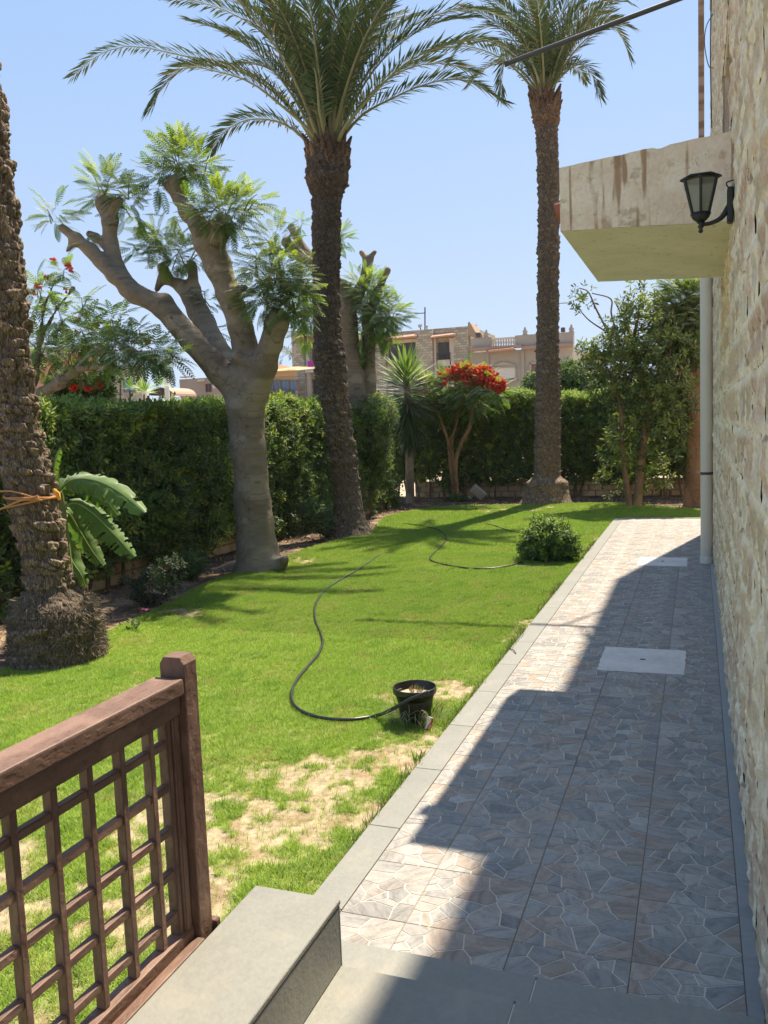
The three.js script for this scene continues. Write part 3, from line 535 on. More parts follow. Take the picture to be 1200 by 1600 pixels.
function sprigGeo(seed, n, len, wid, stem, spread = 0.9) {      // a short shoot with folded leaves
  const R = rng(seed), g = new GB();
  g.col = [0.8, 0.7, 0.5]; g.tube([V(0, 0, 0), V(0.004, stem * 0.6, 0), V(0, stem, 0.003)], 0.0022, 3, false);
  for (let k = 0; k < n; k++) {
    const a = k * 2.4 + R() * 0.6, h = stem * (0.15 + 0.85 * (k / n)), e = spread * (1 - 0.45 * k / n), d = V(Math.cos(a) * e, 0.75 - e * 0.35, Math.sin(a) * e).normalize(), j = 0.75 + R() * 0.5;
    g.col = [j * (0.9 + 0.3 * R()), j, j * 0.9];
    const l = len * (0.7 + R() * 0.5);
    g.blade(V(0, h, 0), d, V(-Math.sin(a), 0.15 * (R() - 0.5), Math.cos(a)).normalize(), l, wid * (0.8 + 0.4 * R()), V(Math.cos(a) * 0.1 * l, -0.25 * l * R(), Math.sin(a) * 0.1 * l), 0.18);
  }
  return g.geo();
}
const leafGreen = leafMat({ transmission: 0.42 });
const featherMat = leafMat({ transmission: 0.6, roughness: 1 });
const flowerMat = leafMat({ transmission: 0.35 });
const barkStd = std({ map: barkMap, bumpMap: barkBump, bumpScale: 0.012, roughness: 0.95 });

// ---------------------------------------------------------------- date palms
const palmBark = tex(512, 512, (u, v) => { const a = fbm(u * 10, v * 10, 4, 231, 10, 10), b = fbm(u * 70, v * 30, 3, 233, 70, 30); const k = 0.75 + 0.6 * (a - 0.5) + 0.7 * (b - 0.5); return mix3([0.185 * k, 0.135 * k, 0.095 * k], [0.33 * k, 0.27 * k, 0.2 * k], sstep(0.5, 0.75, b)); });
const palmBarkBump = tex(512, 512, (u, v) => fbm(u * 60, v * 20, 4, 237, 60, 20), false);
const palmMat = std({ map: palmBark, bumpMap: palmBarkBump, bumpScale: 0.02, roughness: 1, vertexColors: true });
const frondMat = leafMat({ roughness: 0.9, transmission: 0.18 });
function palmTrunk(name, pts, radF, parent, o) {
  const c = new THREE.CatmullRomCurve3(pts, false, 'centripetal'), L = c.getLength(), n = Math.round(L / o.step), seg = o.seg, g = new GB(), ids = [], per = o.cols;
  for (let k = 0; k <= n; k++) {
    const t = k / n, p = c.getPointAt(t), h = t * L, ring = [];
    for (let s = 0; s <= seg; s++) {
      const u = (s % seg) / seg, cx = u * per, cy = h / o.row + 0.5 * (vnoise(u * 5, h * 3, o.seed, 5, 0) - 0.5);
      let f1 = 9, f2 = 9, jit = 0, ly = 0;
      for (let gy = Math.floor(cy) - 1; gy <= Math.floor(cy) + 1; gy++) for (let gx = Math.floor(cx) - 1; gx <= Math.floor(cx) + 1; gx++) { const m = ((gx % per) + per) % per, d = Math.hypot(gx + 0.15 + 0.7 * h2(m, gy, o.seed + 1) - cx, (gy + 0.15 + 0.7 * h2(m, gy, o.seed + 2) - cy) * 1.1); if (d < f1) { f2 = f1; f1 = d; jit = h2(m, gy, o.seed + 5); ly = cy - gy - 0.5; } else if (d < f2) f2 = d; }
      const lip = sstep(0.0, 0.16, f2 - f1) * (0.15 + 0.95 * jit * jit + 0.35 * clamp(ly + 0.3));
      const low = sstep(o.smooth - 0.5, o.smooth + 0.3, h), amp = o.amp * (0.35 + 0.65 * low);
      const a = u * 6.2832, r = radF(h, t) + amp * (lip - 0.4) + amp * 1.1 * (n3(Math.cos(a) * 7, h * 14, Math.sin(a) * 7, o.seed + 9) - 0.5) + amp * 0.7 * (n3(Math.cos(a) * 2, h * 3.1, Math.sin(a) * 2, o.seed + 19) - 0.5);
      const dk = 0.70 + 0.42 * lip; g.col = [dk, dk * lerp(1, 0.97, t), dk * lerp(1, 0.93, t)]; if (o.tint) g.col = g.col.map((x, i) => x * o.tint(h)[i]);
      ring.push(g.v(V(p.x + Math.cos(a) * r, p.y, p.z + Math.sin(a) * r), u * per * 0.35, h / 0.6));
    }
    ids.push(ring);
    if (k) for (let s = 0; s < seg; s++) { const A = ids[k - 1], B = ring; g.i.push(A[s], B[s + 1], A[s + 1], A[s], B[s], B[s + 1]); }
  }
  const e = g.v(pts[pts.length - 1]); for (let s = 0; s < seg; s++) g.tri(ids[n][s], e, ids[n][s + 1]);
  return put(name, g.geo(), palmMat, parent);
}
function frondGeo(pts, o) {
  const R = rng(o.seed), c = new THREE.CatmullRomCurve3(pts, false, 'centripetal'), L = c.getLength(), g = new GB(), N = o.pairs;
  const rach = c.getSpacedPoints(14), tone = o.tone || 1;
  g.col = [0.30 * tone, 0.28 * tone, 0.13 * tone]; g.tube(rach, (t) => 0.008 + 0.034 * Math.pow(1 - t, 2.2), 5, false);
  const roll = (R() - 0.5) * 0.8;
  for (let k = 0; k < N; k++) {
    const f = k / (N - 1), t = 0.17 + 0.83 * f, p = c.getPointAt(t), T = c.getTangentAt(t);
    let S = V(0, 0, 0).crossVectors(T, UPV); if (S.lengthSq() < 0.01) S = V(1, 0, 0); S.normalize().applyAxisAngle(T, roll * (0.4 + f));
    const Nn = V(0, 0, 0).crossVectors(S, T).normalize();
    for (const s of [-1, 1]) {
      if (R() < 0.04) continue;
      const fan = lerp(1.1, 0.35, f) + (R() - 0.5) * 0.24, b = 0.42 + (R() - 0.5) * 0.7, len = o.leaf * (0.35 + 0.65 * Math.sin(Math.PI * clamp(0.16 + 0.72 * f))) * (0.85 + R() * 0.3);
      const out = S.clone().multiplyScalar(s * Math.cos(b)).addScaledVector(Nn, Math.sin(b)), d = T.clone().multiplyScalar(Math.cos(fan)).addScaledVector(out, Math.sin(fan)).normalize();
      const j = (0.75 + R() * 0.5) * tone; g.col = mix3([0.060 * j, 0.100 * j, 0.034 * j], [0.12 * j, 0.145 * j, 0.045 * j], R() * (0.4 + (o.yellow || 0)));
      if (R() < 0.05) g.col = [0.25, 0.19, 0.08];
      g.blade(p, d, V(0, 0, 0).crossVectors(d, out.clone().cross(d).lengthSq() > 0.01 ? V(0, 0, 0).crossVectors(out, T) : UPV).normalize(), len, o.wid, V(0, -len * (0.10 + 0.18 * R()), 0), 0.25);
    }
  }
  return g.geo();
}
function frondCurve(C, az, el, L, droop, r0 = 0.12) {
  const pts = []; let p = C.clone().add(V(Math.cos(az) * r0, 0, Math.sin(az) * r0)); const n = 9;
  for (let k = 0; k <= n; k++) { pts.push(p.clone()); const t = k / n, e = el - droop * Math.pow(t, 1.4); p = p.clone().add(V(Math.cos(az) * Math.cos(e), Math.sin(e), Math.sin(az) * Math.cos(e)).multiplyScalar(L / n)); }
  return pts;
}
function palm(name, label, pts, radF, o) {
  const t = thing(name, label, 'palm tree', null);
  palmTrunk('trunk', pts, radF, t, o);
  const C = pts[pts.length - 1].clone(), R = rng(o.seed + 50), g = new GB();
  for (let k = 0; k < 46; k++) {                       // cut leaf bases round the neck
    const a = k * 2.4, h = -0.5 + 0.62 * (k / 46), r = o.neck * (0.95 + 0.1 * R()) * (0.78 + 0.3 * sstep(-0.55, -0.1, h)), j = 0.6 + R() * 0.7; g.col = [0.95 * j, 0.72 * j, 0.55 * j];
    const p = C.clone().add(V(Math.cos(a) * r * 0.8, h - 0.1, Math.sin(a) * r * 0.8)), d = V(Math.cos(a) * 0.5, 1, Math.sin(a) * 0.5).normalize();
    g.tube([p, p.clone().addScaledVector(d, 0.12), p.clone().addScaledVector(d, 0.24 + 0.14 * R())], [0.10 * o.neck / 0.4, 0.075 * o.neck / 0.4, 0.02], 5);
  }
  put('boot_collar', g.geo(), palmMat, t);
  const fr = (c, k) => put('frond', frondGeo(c, { seed: o.seed * 100 + k, pairs: o.pairs || 62, leaf: o.leaf, wid: o.wid, yellow: o.yellow, tone: 0.85 + 0.3 * h2(k, 3, o.seed) }), frondMat, t);
  (o.seen || []).forEach((c, k) => { const D = o.D + (c[0] || 0); const p = c.slice(1).map(([x, y], i) => at(x, y, D + (c[0] || 0) * i * 0.2)); p.unshift(C.clone().add(V((p[0].x - C.x) * 0.4, -0.05, 0))); fr(p, k); });
  for (let k = 0; k < o.n; k++) { const f = k / o.n, el = lerp(o.e0, o.e1, Math.sqrt(f)) + (R() - 0.5) * 0.16, L = o.len * (0.85 + 0.25 * R()) * (1 - 0.25 * f); fr(frondCurve(C, k * 2.39996 + o.az + R() * 0.4, el, L, lerp(o.d0, o.d1, f) * (0.8 + 0.4 * R()), o.neck * 0.45), 100 + k); }
  return t;
}
const pp = (list, D) => list.map(([x, y]) => at(x, y, D));
{
  const M = pp([[545, 838], [542, 760], [532, 680], [520, 600], [510, 500], [510, 400], [511, 320], [512, 232]], 15.1); M[0].y = LAWN - 0.05;
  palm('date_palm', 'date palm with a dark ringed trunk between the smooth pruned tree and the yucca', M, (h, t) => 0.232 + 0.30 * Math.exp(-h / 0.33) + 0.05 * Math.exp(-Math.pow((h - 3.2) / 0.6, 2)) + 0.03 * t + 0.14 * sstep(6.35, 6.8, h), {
    seed: 3, step: 0.022, seg: 72, row: 0.055, cols: 11, amp: 0.045, smooth: 1.2, neck: 0.36, D: 15.1, n: 38, e0: 0.98, e1: 1.52, len: 4.0, d0: 1.4, d1: 0.6, az: 0.6, leaf: 0.5, wid: 0.034, pairs: 88,
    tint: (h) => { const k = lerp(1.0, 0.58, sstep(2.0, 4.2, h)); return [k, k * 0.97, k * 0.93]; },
    seen: [
      [0.3, [480, 205], [440, 150], [400, 118], [345, 97], [290, 88], [200, 72], [150, 88], [114, 118]],
      [-0.5, [485, 205], [440, 165], [390, 128], [340, 112], [290, 105], [258, 130], [236, 168]],
      [0.2, [478, 220], [455, 200], [425, 188], [385, 188], [352, 205], [328, 236]],
      [-0.3, [490, 190], [470, 130], [430, 70], [380, 30], [320, 5], [260, -5]],
      [0.4, [535, 215], [565, 180], [610, 155], [670, 130], [725, 125], [785, 157]],
      [-0.4, [535, 205], [580, 150], [640, 95], [700, 70], [760, 62], [800, 90]],
      [0.5, [530, 200], [570, 120], [630, 50], [700, 18], [770, 20], [815, 45]],
      [-0.6, [500, 180], [490, 100], [450, 30], [410, -20], [350, -40]],
      [0.1, [525, 180], [550, 100], [600, 20], [660, -30], [730, -40]],
    ] });
  const Rr = pp([[853, 788], [855, 740], [856, 640], [856, 500], [857, 380], [857, 280], [852, 152]], 21.5); Rr[0].y = LAWN - 0.05;
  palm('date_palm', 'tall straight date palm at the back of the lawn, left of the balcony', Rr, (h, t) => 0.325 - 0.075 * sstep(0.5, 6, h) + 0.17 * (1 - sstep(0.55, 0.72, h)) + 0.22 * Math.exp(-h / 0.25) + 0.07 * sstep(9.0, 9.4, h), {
    seed: 5, step: 0.026, seg: 60, row: 0.07, cols: 10, amp: 0.042, smooth: 1.5, neck: 0.31, D: 21.5, n: 30, e0: 0.9, e1: 1.5, len: 3.0, d0: 1.7, d1: 0.7, az: 0.2, leaf: 0.42, wid: 0.034, yellow: 0.25, pairs: 66,
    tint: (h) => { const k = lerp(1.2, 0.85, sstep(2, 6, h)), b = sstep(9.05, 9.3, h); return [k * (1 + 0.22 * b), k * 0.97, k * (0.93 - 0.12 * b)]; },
    seen: [
      [0.3, [868, 130], [890, 80], [915, 45], [945, 35], [968, 52], [984, 88]],
      [-0.3, [865, 135], [885, 112], [905, 100], [922, 112], [938, 152]],
      [0.2, [838, 130], [815, 95], [795, 85], [785, 105], [782, 150]],
      [-0.4, [840, 120], [810, 60], [770, 40], [730, 60], [700, 100]],
      [0.4, [862, 120], [880, 50], [910, 0], [950, -15], [985, 5]],
    ] });
  const L = pp([[90, 1030], [85, 960], [70, 880], [52, 790], [30, 680], [12, 560], [-6, 430], [-22, 300], [-36, 190], [-60, 20], [-95, -300], [-120, -640]], 6.3); L[0].y = LAWN - 0.05;
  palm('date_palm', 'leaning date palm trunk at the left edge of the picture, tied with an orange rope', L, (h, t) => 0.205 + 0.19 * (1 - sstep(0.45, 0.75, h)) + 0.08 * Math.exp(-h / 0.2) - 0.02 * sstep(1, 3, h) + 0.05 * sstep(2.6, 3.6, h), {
    seed: 8, step: 0.012, seg: 96, row: 0.085, cols: 12, amp: 0.046, smooth: 0.4, neck: 0.3, D: 6.3, n: 12, e0: 0.7, e1: 1.4, len: 2.4, d0: 1.2, d1: 0.7, az: 0.2, leaf: 0.4, wid: 0.026, pairs: 30,
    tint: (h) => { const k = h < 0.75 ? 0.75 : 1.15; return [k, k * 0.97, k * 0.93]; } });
  // fibrous root mat round its foot
  const R = rng(810), list = [], rg = new GB(); rg.col = [1, 1, 1]; rg.blade(V(0, 0, 0), V(0, 1, 0), V(1, 0, 0), 0.07, 0.006, V(0.02, 0, 0.03));
  for (let k = 0; k < 6500; k++) { const a = R() * 6.283, h = R() * 0.62, p = L[0].clone().lerp(L[1], h / 0.55), r = 0.395 + 0.03 * R() - 0.10 * h + 0.10 * (fbm(Math.cos(a) * 2 + 5, h * 4, 3, 815) - 0.5); const j = 0.5 + R(); list.push([basis(V(p.x + Math.cos(a) * r, h - 0.08, p.z + Math.sin(a) * r), V(Math.cos(a) * 0.6, R() * 1.6 - 1.1, Math.sin(a) * 0.6).add(rdir(R).multiplyScalar(0.7)), R() * 6, 0.5 + R()), rgb(0.17 * j, 0.135 * j, 0.10 * j)]); }
  const pl = scene.getObjectByName('date_palm_002'); inst('root_mat', rg.geo(), std({ vertexColors: true, roughness: 1 }), list, pl);
  // rope
  const rp = thing('rope', 'orange rope wound round the leaning palm trunk at the left edge', 'rope'), c0 = at(50, 778, 6.3);
  const ring = (dy, tilt, r, ph) => { const q = []; for (let k = 0; k <= 40; k++) { const a = ph + (k / 40) * 6.283; q.push(V(c0.x + Math.cos(a) * r, c0.y + dy + tilt * Math.sin(a + ph), c0.z + Math.sin(a) * r)); } return q; };
  const g = new GB(); g.tube(ring(0.0, 0.02, 0.238, 0), 0.009, 6); g.tube(ring(0.025, -0.03, 0.24, 1), 0.009, 6); g.tube(ring(-0.035, 0.045, 0.238, 2), 0.009, 6);
  g.tube(curve([at(60, 775, 6.07), at(30, 783, 6.03), at(0, 796, 5.98), at(-60, 815, 5.9), at(-160, 830, 5.9)], 16), 0.009, 6); g.tube(curve([at(66, 782, 6.07), at(20, 768, 6.05), at(-10, 768, 6.05), at(-160, 764, 6.0)], 16), 0.008, 6);
  put('coil', g.geo(), std({ color: rgb(0.52, 0.24, 0.085), roughness: 0.9 }), rp);
  const k = new GB(); k.tube([at(84, 765, 6.1), at(90, 772, 6.08), at(93, 781, 6.1)], [0.014, 0.024, 0.012], 8); put('knot', k.geo(), std({ color: rgb(0.75, 0.30, 0.03), roughness: 0.8 }), rp);
}

// ---------------------------------------------------------------- pruned trees: one smooth-joined trunk with stub limbs, feathery regrowth
function limbs(name, bones, D, cell, parent, mat) {   // bones: [[px, py, r_px, dz], ...] chains
  const mp = D / F, segs = [], KR = rng(Math.round(D * 100)); const bb = new THREE.Box3();
  for (const ch of bones) { const q = ch.map(([x, y, r, dz]) => { const p = at(x, y, D + (dz || 0)); bb.expandByPoint(p); return [p, r * mp]; }); for (let k = 0; k + 1 < q.length; k++) { segs.push([q[k][0], q[k + 1][0], q[k][1], q[k + 1][1]]); if (KR() < 0.55) { const c0 = q[k][0].clone().lerp(q[k + 1][0], KR()), rr = q[k][1], d = rdir(KR).multiplyScalar(rr * (0.75 + 0.3 * KR())); segs.push([c0, c0.clone().add(d), rr * 0.6, rr * (0.28 + 0.15 * KR())]); } } }
  const c = bb.getCenter(V(0, 0, 0)), sz = bb.getSize(V(0, 0, 0)), half = Math.max(sz.x, sz.y, sz.z) / 2 + 0.45, N = Math.min(190, Math.ceil((half * 2) / cell));
  const mc = new MarchingCubes(N, new THREE.MeshBasicMaterial(), false, false, 400000); mc.isolation = 0;
  mc.field.fill(-0.5);
  const hs = N / 2, P = V(0, 0, 0), put1 = new Float32Array(N * N * N).fill(9);
  for (const [a, b, ra, rb] of segs) {
    const R = Math.max(ra, rb) + 0.22, ab = b.clone().sub(a), l2 = ab.lengthSq();
    const lo = ['x', 'y', 'z'].map((k) => Math.max(1, Math.floor(((Math.min(a[k], b[k]) - R - c[k]) / half) * hs + hs))), hi = ['x', 'y', 'z'].map((k) => Math.min(N - 2, Math.ceil(((Math.max(a[k], b[k]) + R - c[k]) / half) * hs + hs)));
    for (let z = lo[2]; z <= hi[2]; z++) for (let y = lo[1]; y <= hi[1]; y++) for (let x = lo[0]; x <= hi[0]; x++) {
      P.set(((x - hs) / hs) * half + c.x, ((y - hs) / hs) * half + c.y, ((z - hs) / hs) * half + c.z);
      const t = clamp(((P.x - a.x) * ab.x + (P.y - a.y) * ab.y + (P.z - a.z) * ab.z) / l2), d = Math.hypot(P.x - a.x - ab.x * t, P.y - a.y - ab.y * t, P.z - a.z - ab.z * t) - lerp(ra, rb, t);
      const o = x + y * N + z * N * N, e = put1[o], k = 0.07, h = Math.max(k - Math.abs(e - d), 0) / k;
      put1[o] = Math.min(e, d) - h * h * k * 0.25;
    }
  }
  for (let o = 0; o < put1.length; o++) if (put1[o] < 0.3) {
    const x = o % N, y = Math.floor(o / N) % N, z = Math.floor(o / N / N), wx = (x / hs) * half, wy = (y / hs) * half, wz = (z / hs) * half;
    mc.field[o] = -(put1[o] + 0.030 * (n3(wx * 4 + wy * 1.7, wy * 2.6 - wx * 1.9 + wz, wz * 4 + wy * 1.3, 3) - 0.5) + 0.016 * (n3(wx * 11 + wy * 5, wy * 8 - wx * 6, wz * 11 + wx * 4, 7) - 0.5));
  }
  mc.update();
  const n = mc.count, g = new THREE.BufferGeometry(), pos = mc.positionArray.slice(0, n * 3), nor = mc.normalArray.slice(0, n * 3), uv = new Float32Array(n * 2);
  for (let k = 0; k < n; k++) { const X = pos[k * 3] = pos[k * 3] * half + c.x, Y = pos[k * 3 + 1] = pos[k * 3 + 1] * half + c.y, Z = pos[k * 3 + 2] = pos[k * 3 + 2] * half + c.z; uv[k * 2] = (X * 0.8 + Z * 0.6) / 1.2; uv[k * 2 + 1] = Y / 1.2; }
  g.setAttribute('position', new THREE.BufferAttribute(pos, 3)); g.setAttribute('normal', new THREE.BufferAttribute(nor, 3)); g.setAttribute('uv', new THREE.BufferAttribute(uv, 2));
  return put(name, g, mat, parent);
}
// clumps: [px, py, dz, r_px, leaves, upward pull, hang]
function featherCrown(parent, D, clumps, seed, o = {}) {
  const R = rng(seed), mp = D / F, list = [], sh = new GB();
  for (const [x, y, dz, r, n, up = 0.4] of clumps) {
    const c = at(x, y, D + dz), rr = r * mp;
    for (let k = 0; k < n * (o.more || 3.0); k++) {
      const d0 = rdir(R), f = Math.cbrt(R()) * 0.75, p = c.clone().addScaledVector(d0, rr * f), d = d0.clone().multiplyScalar(0.9).add(V(0, up * (0.4 + R()), 0)).add(rdir(R).multiplyScalar(0.45)); d.y *= 0.7; d.normalize();
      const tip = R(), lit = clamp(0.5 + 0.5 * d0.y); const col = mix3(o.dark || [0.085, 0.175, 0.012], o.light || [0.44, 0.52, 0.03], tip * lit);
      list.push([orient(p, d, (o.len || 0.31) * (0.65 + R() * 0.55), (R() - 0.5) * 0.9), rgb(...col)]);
    }
    for (let k = 0; k < Math.ceil(n / 9); k++) { const e = c.clone().addScaledVector(rdir(R, 0.1), rr * 0.8), s = c.clone().add(V(0, -rr * 0.5, 0)).add(rdir(R).multiplyScalar(rr * 0.2)); sh.col = [0.16, 0.16, 0.07]; sh.tube([s, s.clone().lerp(e, 0.5).add(V(0, 0.05, 0)), e], [0.012, 0.008, 0.003], 4, false); }
  }
  put('shoot', sh.geo(), std({ vertexColors: true }), parent).userData.kind = 'stuff';
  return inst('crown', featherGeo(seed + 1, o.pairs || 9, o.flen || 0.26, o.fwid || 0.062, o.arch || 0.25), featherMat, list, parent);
}
{
  const t = thing('pruned_tree', 'smooth grey pruned tree with stub limbs and feathery regrowth, at the lawn edge', 'tree');
  limbs('trunk', [
    [[405, 893, 44], [402, 860, 36], [394, 780, 31], [388, 700, 30], [383, 635, 32], [382, 600, 34]],
    [[402, 885, 20], [365, 888, 12], [335, 893, 6, -0.1]], [[405, 888, 22], [440, 880, 9, -0.1]],
    [[375, 612, 26], [345, 582, 22, -0.1], [300, 532, 20, -0.25], [252, 477, 19, -0.4], [210, 458, 16, -0.5], [178, 430, 13, -0.6], [142, 390, 11, -0.65], [118, 372, 9, -0.7], [98, 357, 8, -0.75]],
    [[205, 455, 15, -0.5], [182, 420, 14, -0.45], [172, 380, 13, -0.4], [172, 345, 13, -0.4], [163, 318, 14, -0.35], [158, 308, 8, -0.3]], [[170, 332, 10, -0.4], [186, 314, 7, -0.45]], [[173, 385, 9, -0.4], [150, 372, 7, -0.4], [140, 366, 6, -0.4]], [[118, 372, 7, -0.7], [105, 392, 3, -0.8]],
    [[372, 605, 24, 0.1], [345, 555, 21, 0.4], [320, 505, 19, 0.7], [310, 488, 18, 0.8], [285, 448, 13, 0.9], [262, 436, 10, 0.9], [253, 418, 9, 0.9]], [[312, 490, 15, 0.8], [303, 450, 11, 0.9], [300, 415, 9, 1.0]], [[253, 436, 9, 0.9], [245, 452, 6, 0.8]],
    [[390, 605, 28], [388, 560, 23], [375, 510, 21, -0.1], [358, 460, 20, -0.2], [340, 415, 22, -0.25], [325, 380, 22, -0.3], [310, 352, 15, -0.2], [292, 330, 12, -0.1], [280, 308, 12, 0], [277, 284, 15, 0]], [[330, 385, 20, -0.3], [342, 358, 18, -0.45], [345, 348, 14, -0.5]], [[262, 290, 7, 0], [275, 296, 12, 0], [290, 282, 6, 0]], [[362, 455, 8, -0.3], [384, 449, 5, -0.4]],
    [[395, 612, 30], [412, 570, 22, -0.1], [425, 535, 18, -0.2], [433, 505, 19, -0.25], [438, 496, 14, -0.25]], [[433, 510, 12, -0.25], [432, 490, 10, -0.2]],
  ], 11.16, 0.031, t, barkStd);
  featherCrown(t, 11.16, [
    [282, 252, 0.0, 46, 46, 0.6], [250, 275, 0.1, 30, 16, 0.3], [312, 262, -0.1, 34, 18, 0.4], [165, 295, -0.35, 38, 30, 0.6], [195, 300, -0.4, 32, 14, 0.4], [205, 330, -0.2, 30, 7, 0.3], [85, 330, -0.75, 26, 9, 0.6], [78, 345, -0.75, 14, 3, 0.2],
    [352, 328, -0.5, 44, 54, 0.4], [385, 318, -0.5, 30, 12, 0.4], [318, 335, -0.5, 32, 20, 0.3], [262, 395, 0.9, 48, 36, 0.4], [245, 370, 0.8, 36, 14, 0.3], [295, 398, 0.8, 40, 28, 0.3], [325, 470, 1.0, 30, 14, -0.1], [335, 520, 1.0, 20, 6, -0.2], [215, 385, 0.6, 26, 6, 0.3],
    [432, 428, -0.3, 48, 56, 0.5], [412, 462, -0.3, 38, 30, 0.1], [455, 470, -0.2, 40, 36, 0.1], [430, 378, -0.2, 30, 16, 0.7], [400, 415, -0.4, 30, 10, 0.2], [470, 440, -0.2, 26, 12, 0.1], [135, 372, -0.7, 16, 3, 0.3],
  ], 901);
  const t2 = thing('pruned_tree', 'grey pruned tree behind the hedge, half hidden by the dark palm trunk', 'tree');
  limbs('trunk', [
    [[556, 790, 28], [554, 700, 25], [550, 620, 22], [546, 560, 18], [543, 500, 16], [535, 450, 13], [505, 430, 11], [478, 395, 8], [455, 355, 6]], [[545, 480, 14], [570, 440, 9, 0.3], [575, 408, 8, 0.4]], [[575, 408, 5, 0.4], [565, 395, 4, 0.4]], [[575, 408, 5, 0.4], [585, 394, 4, 0.4]],
    [[578, 640, 12, 0.3], [578, 590, 11, 0.3], [576, 540, 10, 0.3], [575, 500, 10, 0.3], [590, 455, 7, 0.4], [606, 422, 6, 0.4]], [[510, 430, 9], [470, 400, 8, -0.3], [448, 378, 9, -0.5]], [[540, 470, 8], [500, 490, 6, -0.3], [460, 492, 5, -0.4]], [[480, 395, 4], [465, 388, 3]],
  ], 18.6, 0.05, t2, barkStd);
  featherCrown(t2, 18.6, [[580, 462, 0, 36, 60, 0.3], [592, 492, 0, 38, 60, 0.1], [562, 445, 0, 30, 34, 0.4], [615, 492, 0, 26, 22, 0.2], [570, 525, 0.2, 28, 36, -0.1], [598, 518, 0.2, 24, 20, -0.1], [572, 555, 0.2, 14, 10, -0.2], [485, 485, -0.4, 36, 40, 0.1], [470, 450, -0.3, 30, 24, 0.3], [478, 520, -0.3, 26, 20, -0.1], [530, 370, 0.3, 18, 14, 0.4], [520, 390, 0.2, 16, 8, 0.4], [470, 350, 0, 12, 5, 0.4]], 921, { len: 0.33, fwid: 0.06, more: 3.6, dark: [0.09, 0.19, 0.016], light: [0.36, 0.48, 0.04] });
  const t3 = thing('pruned_tree', 'brown trunk with a dense feathery crown at the back beside the downpipe', 'tree');
  limbs('trunk', [[[1086, 792, 17], [1087, 740, 14], [1088, 680, 13], [1086, 620, 12], [1078, 590, 10], [1068, 575, 9]], [[1088, 660, 10], [1092, 600, 8], [1090, 540, 7], [1082, 500, 6], [1075, 470, 5]]], 20.6, 0.04, t3, std({ map: barkMap, color: rgb(1, 0.72, 0.55), bumpMap: barkBump, bumpScale: 0.02 }));
  featherCrown(t3, 20.8, [[1070, 480, 0, 40, 90, 0.3], [1085, 510, 0, 40, 90, 0.1], [1060, 525, 0, 34, 60, -0.1], [1085, 550, 0.1, 30, 44, -0.3], [1062, 452, 0, 26, 24, 0.5], [1040, 500, 0, 20, 16, 0.1], [1100, 470, 0.2, 40, 50, 0.2]], 931, { len: 0.38, more: 4.5, fwid: 0.06 });
}

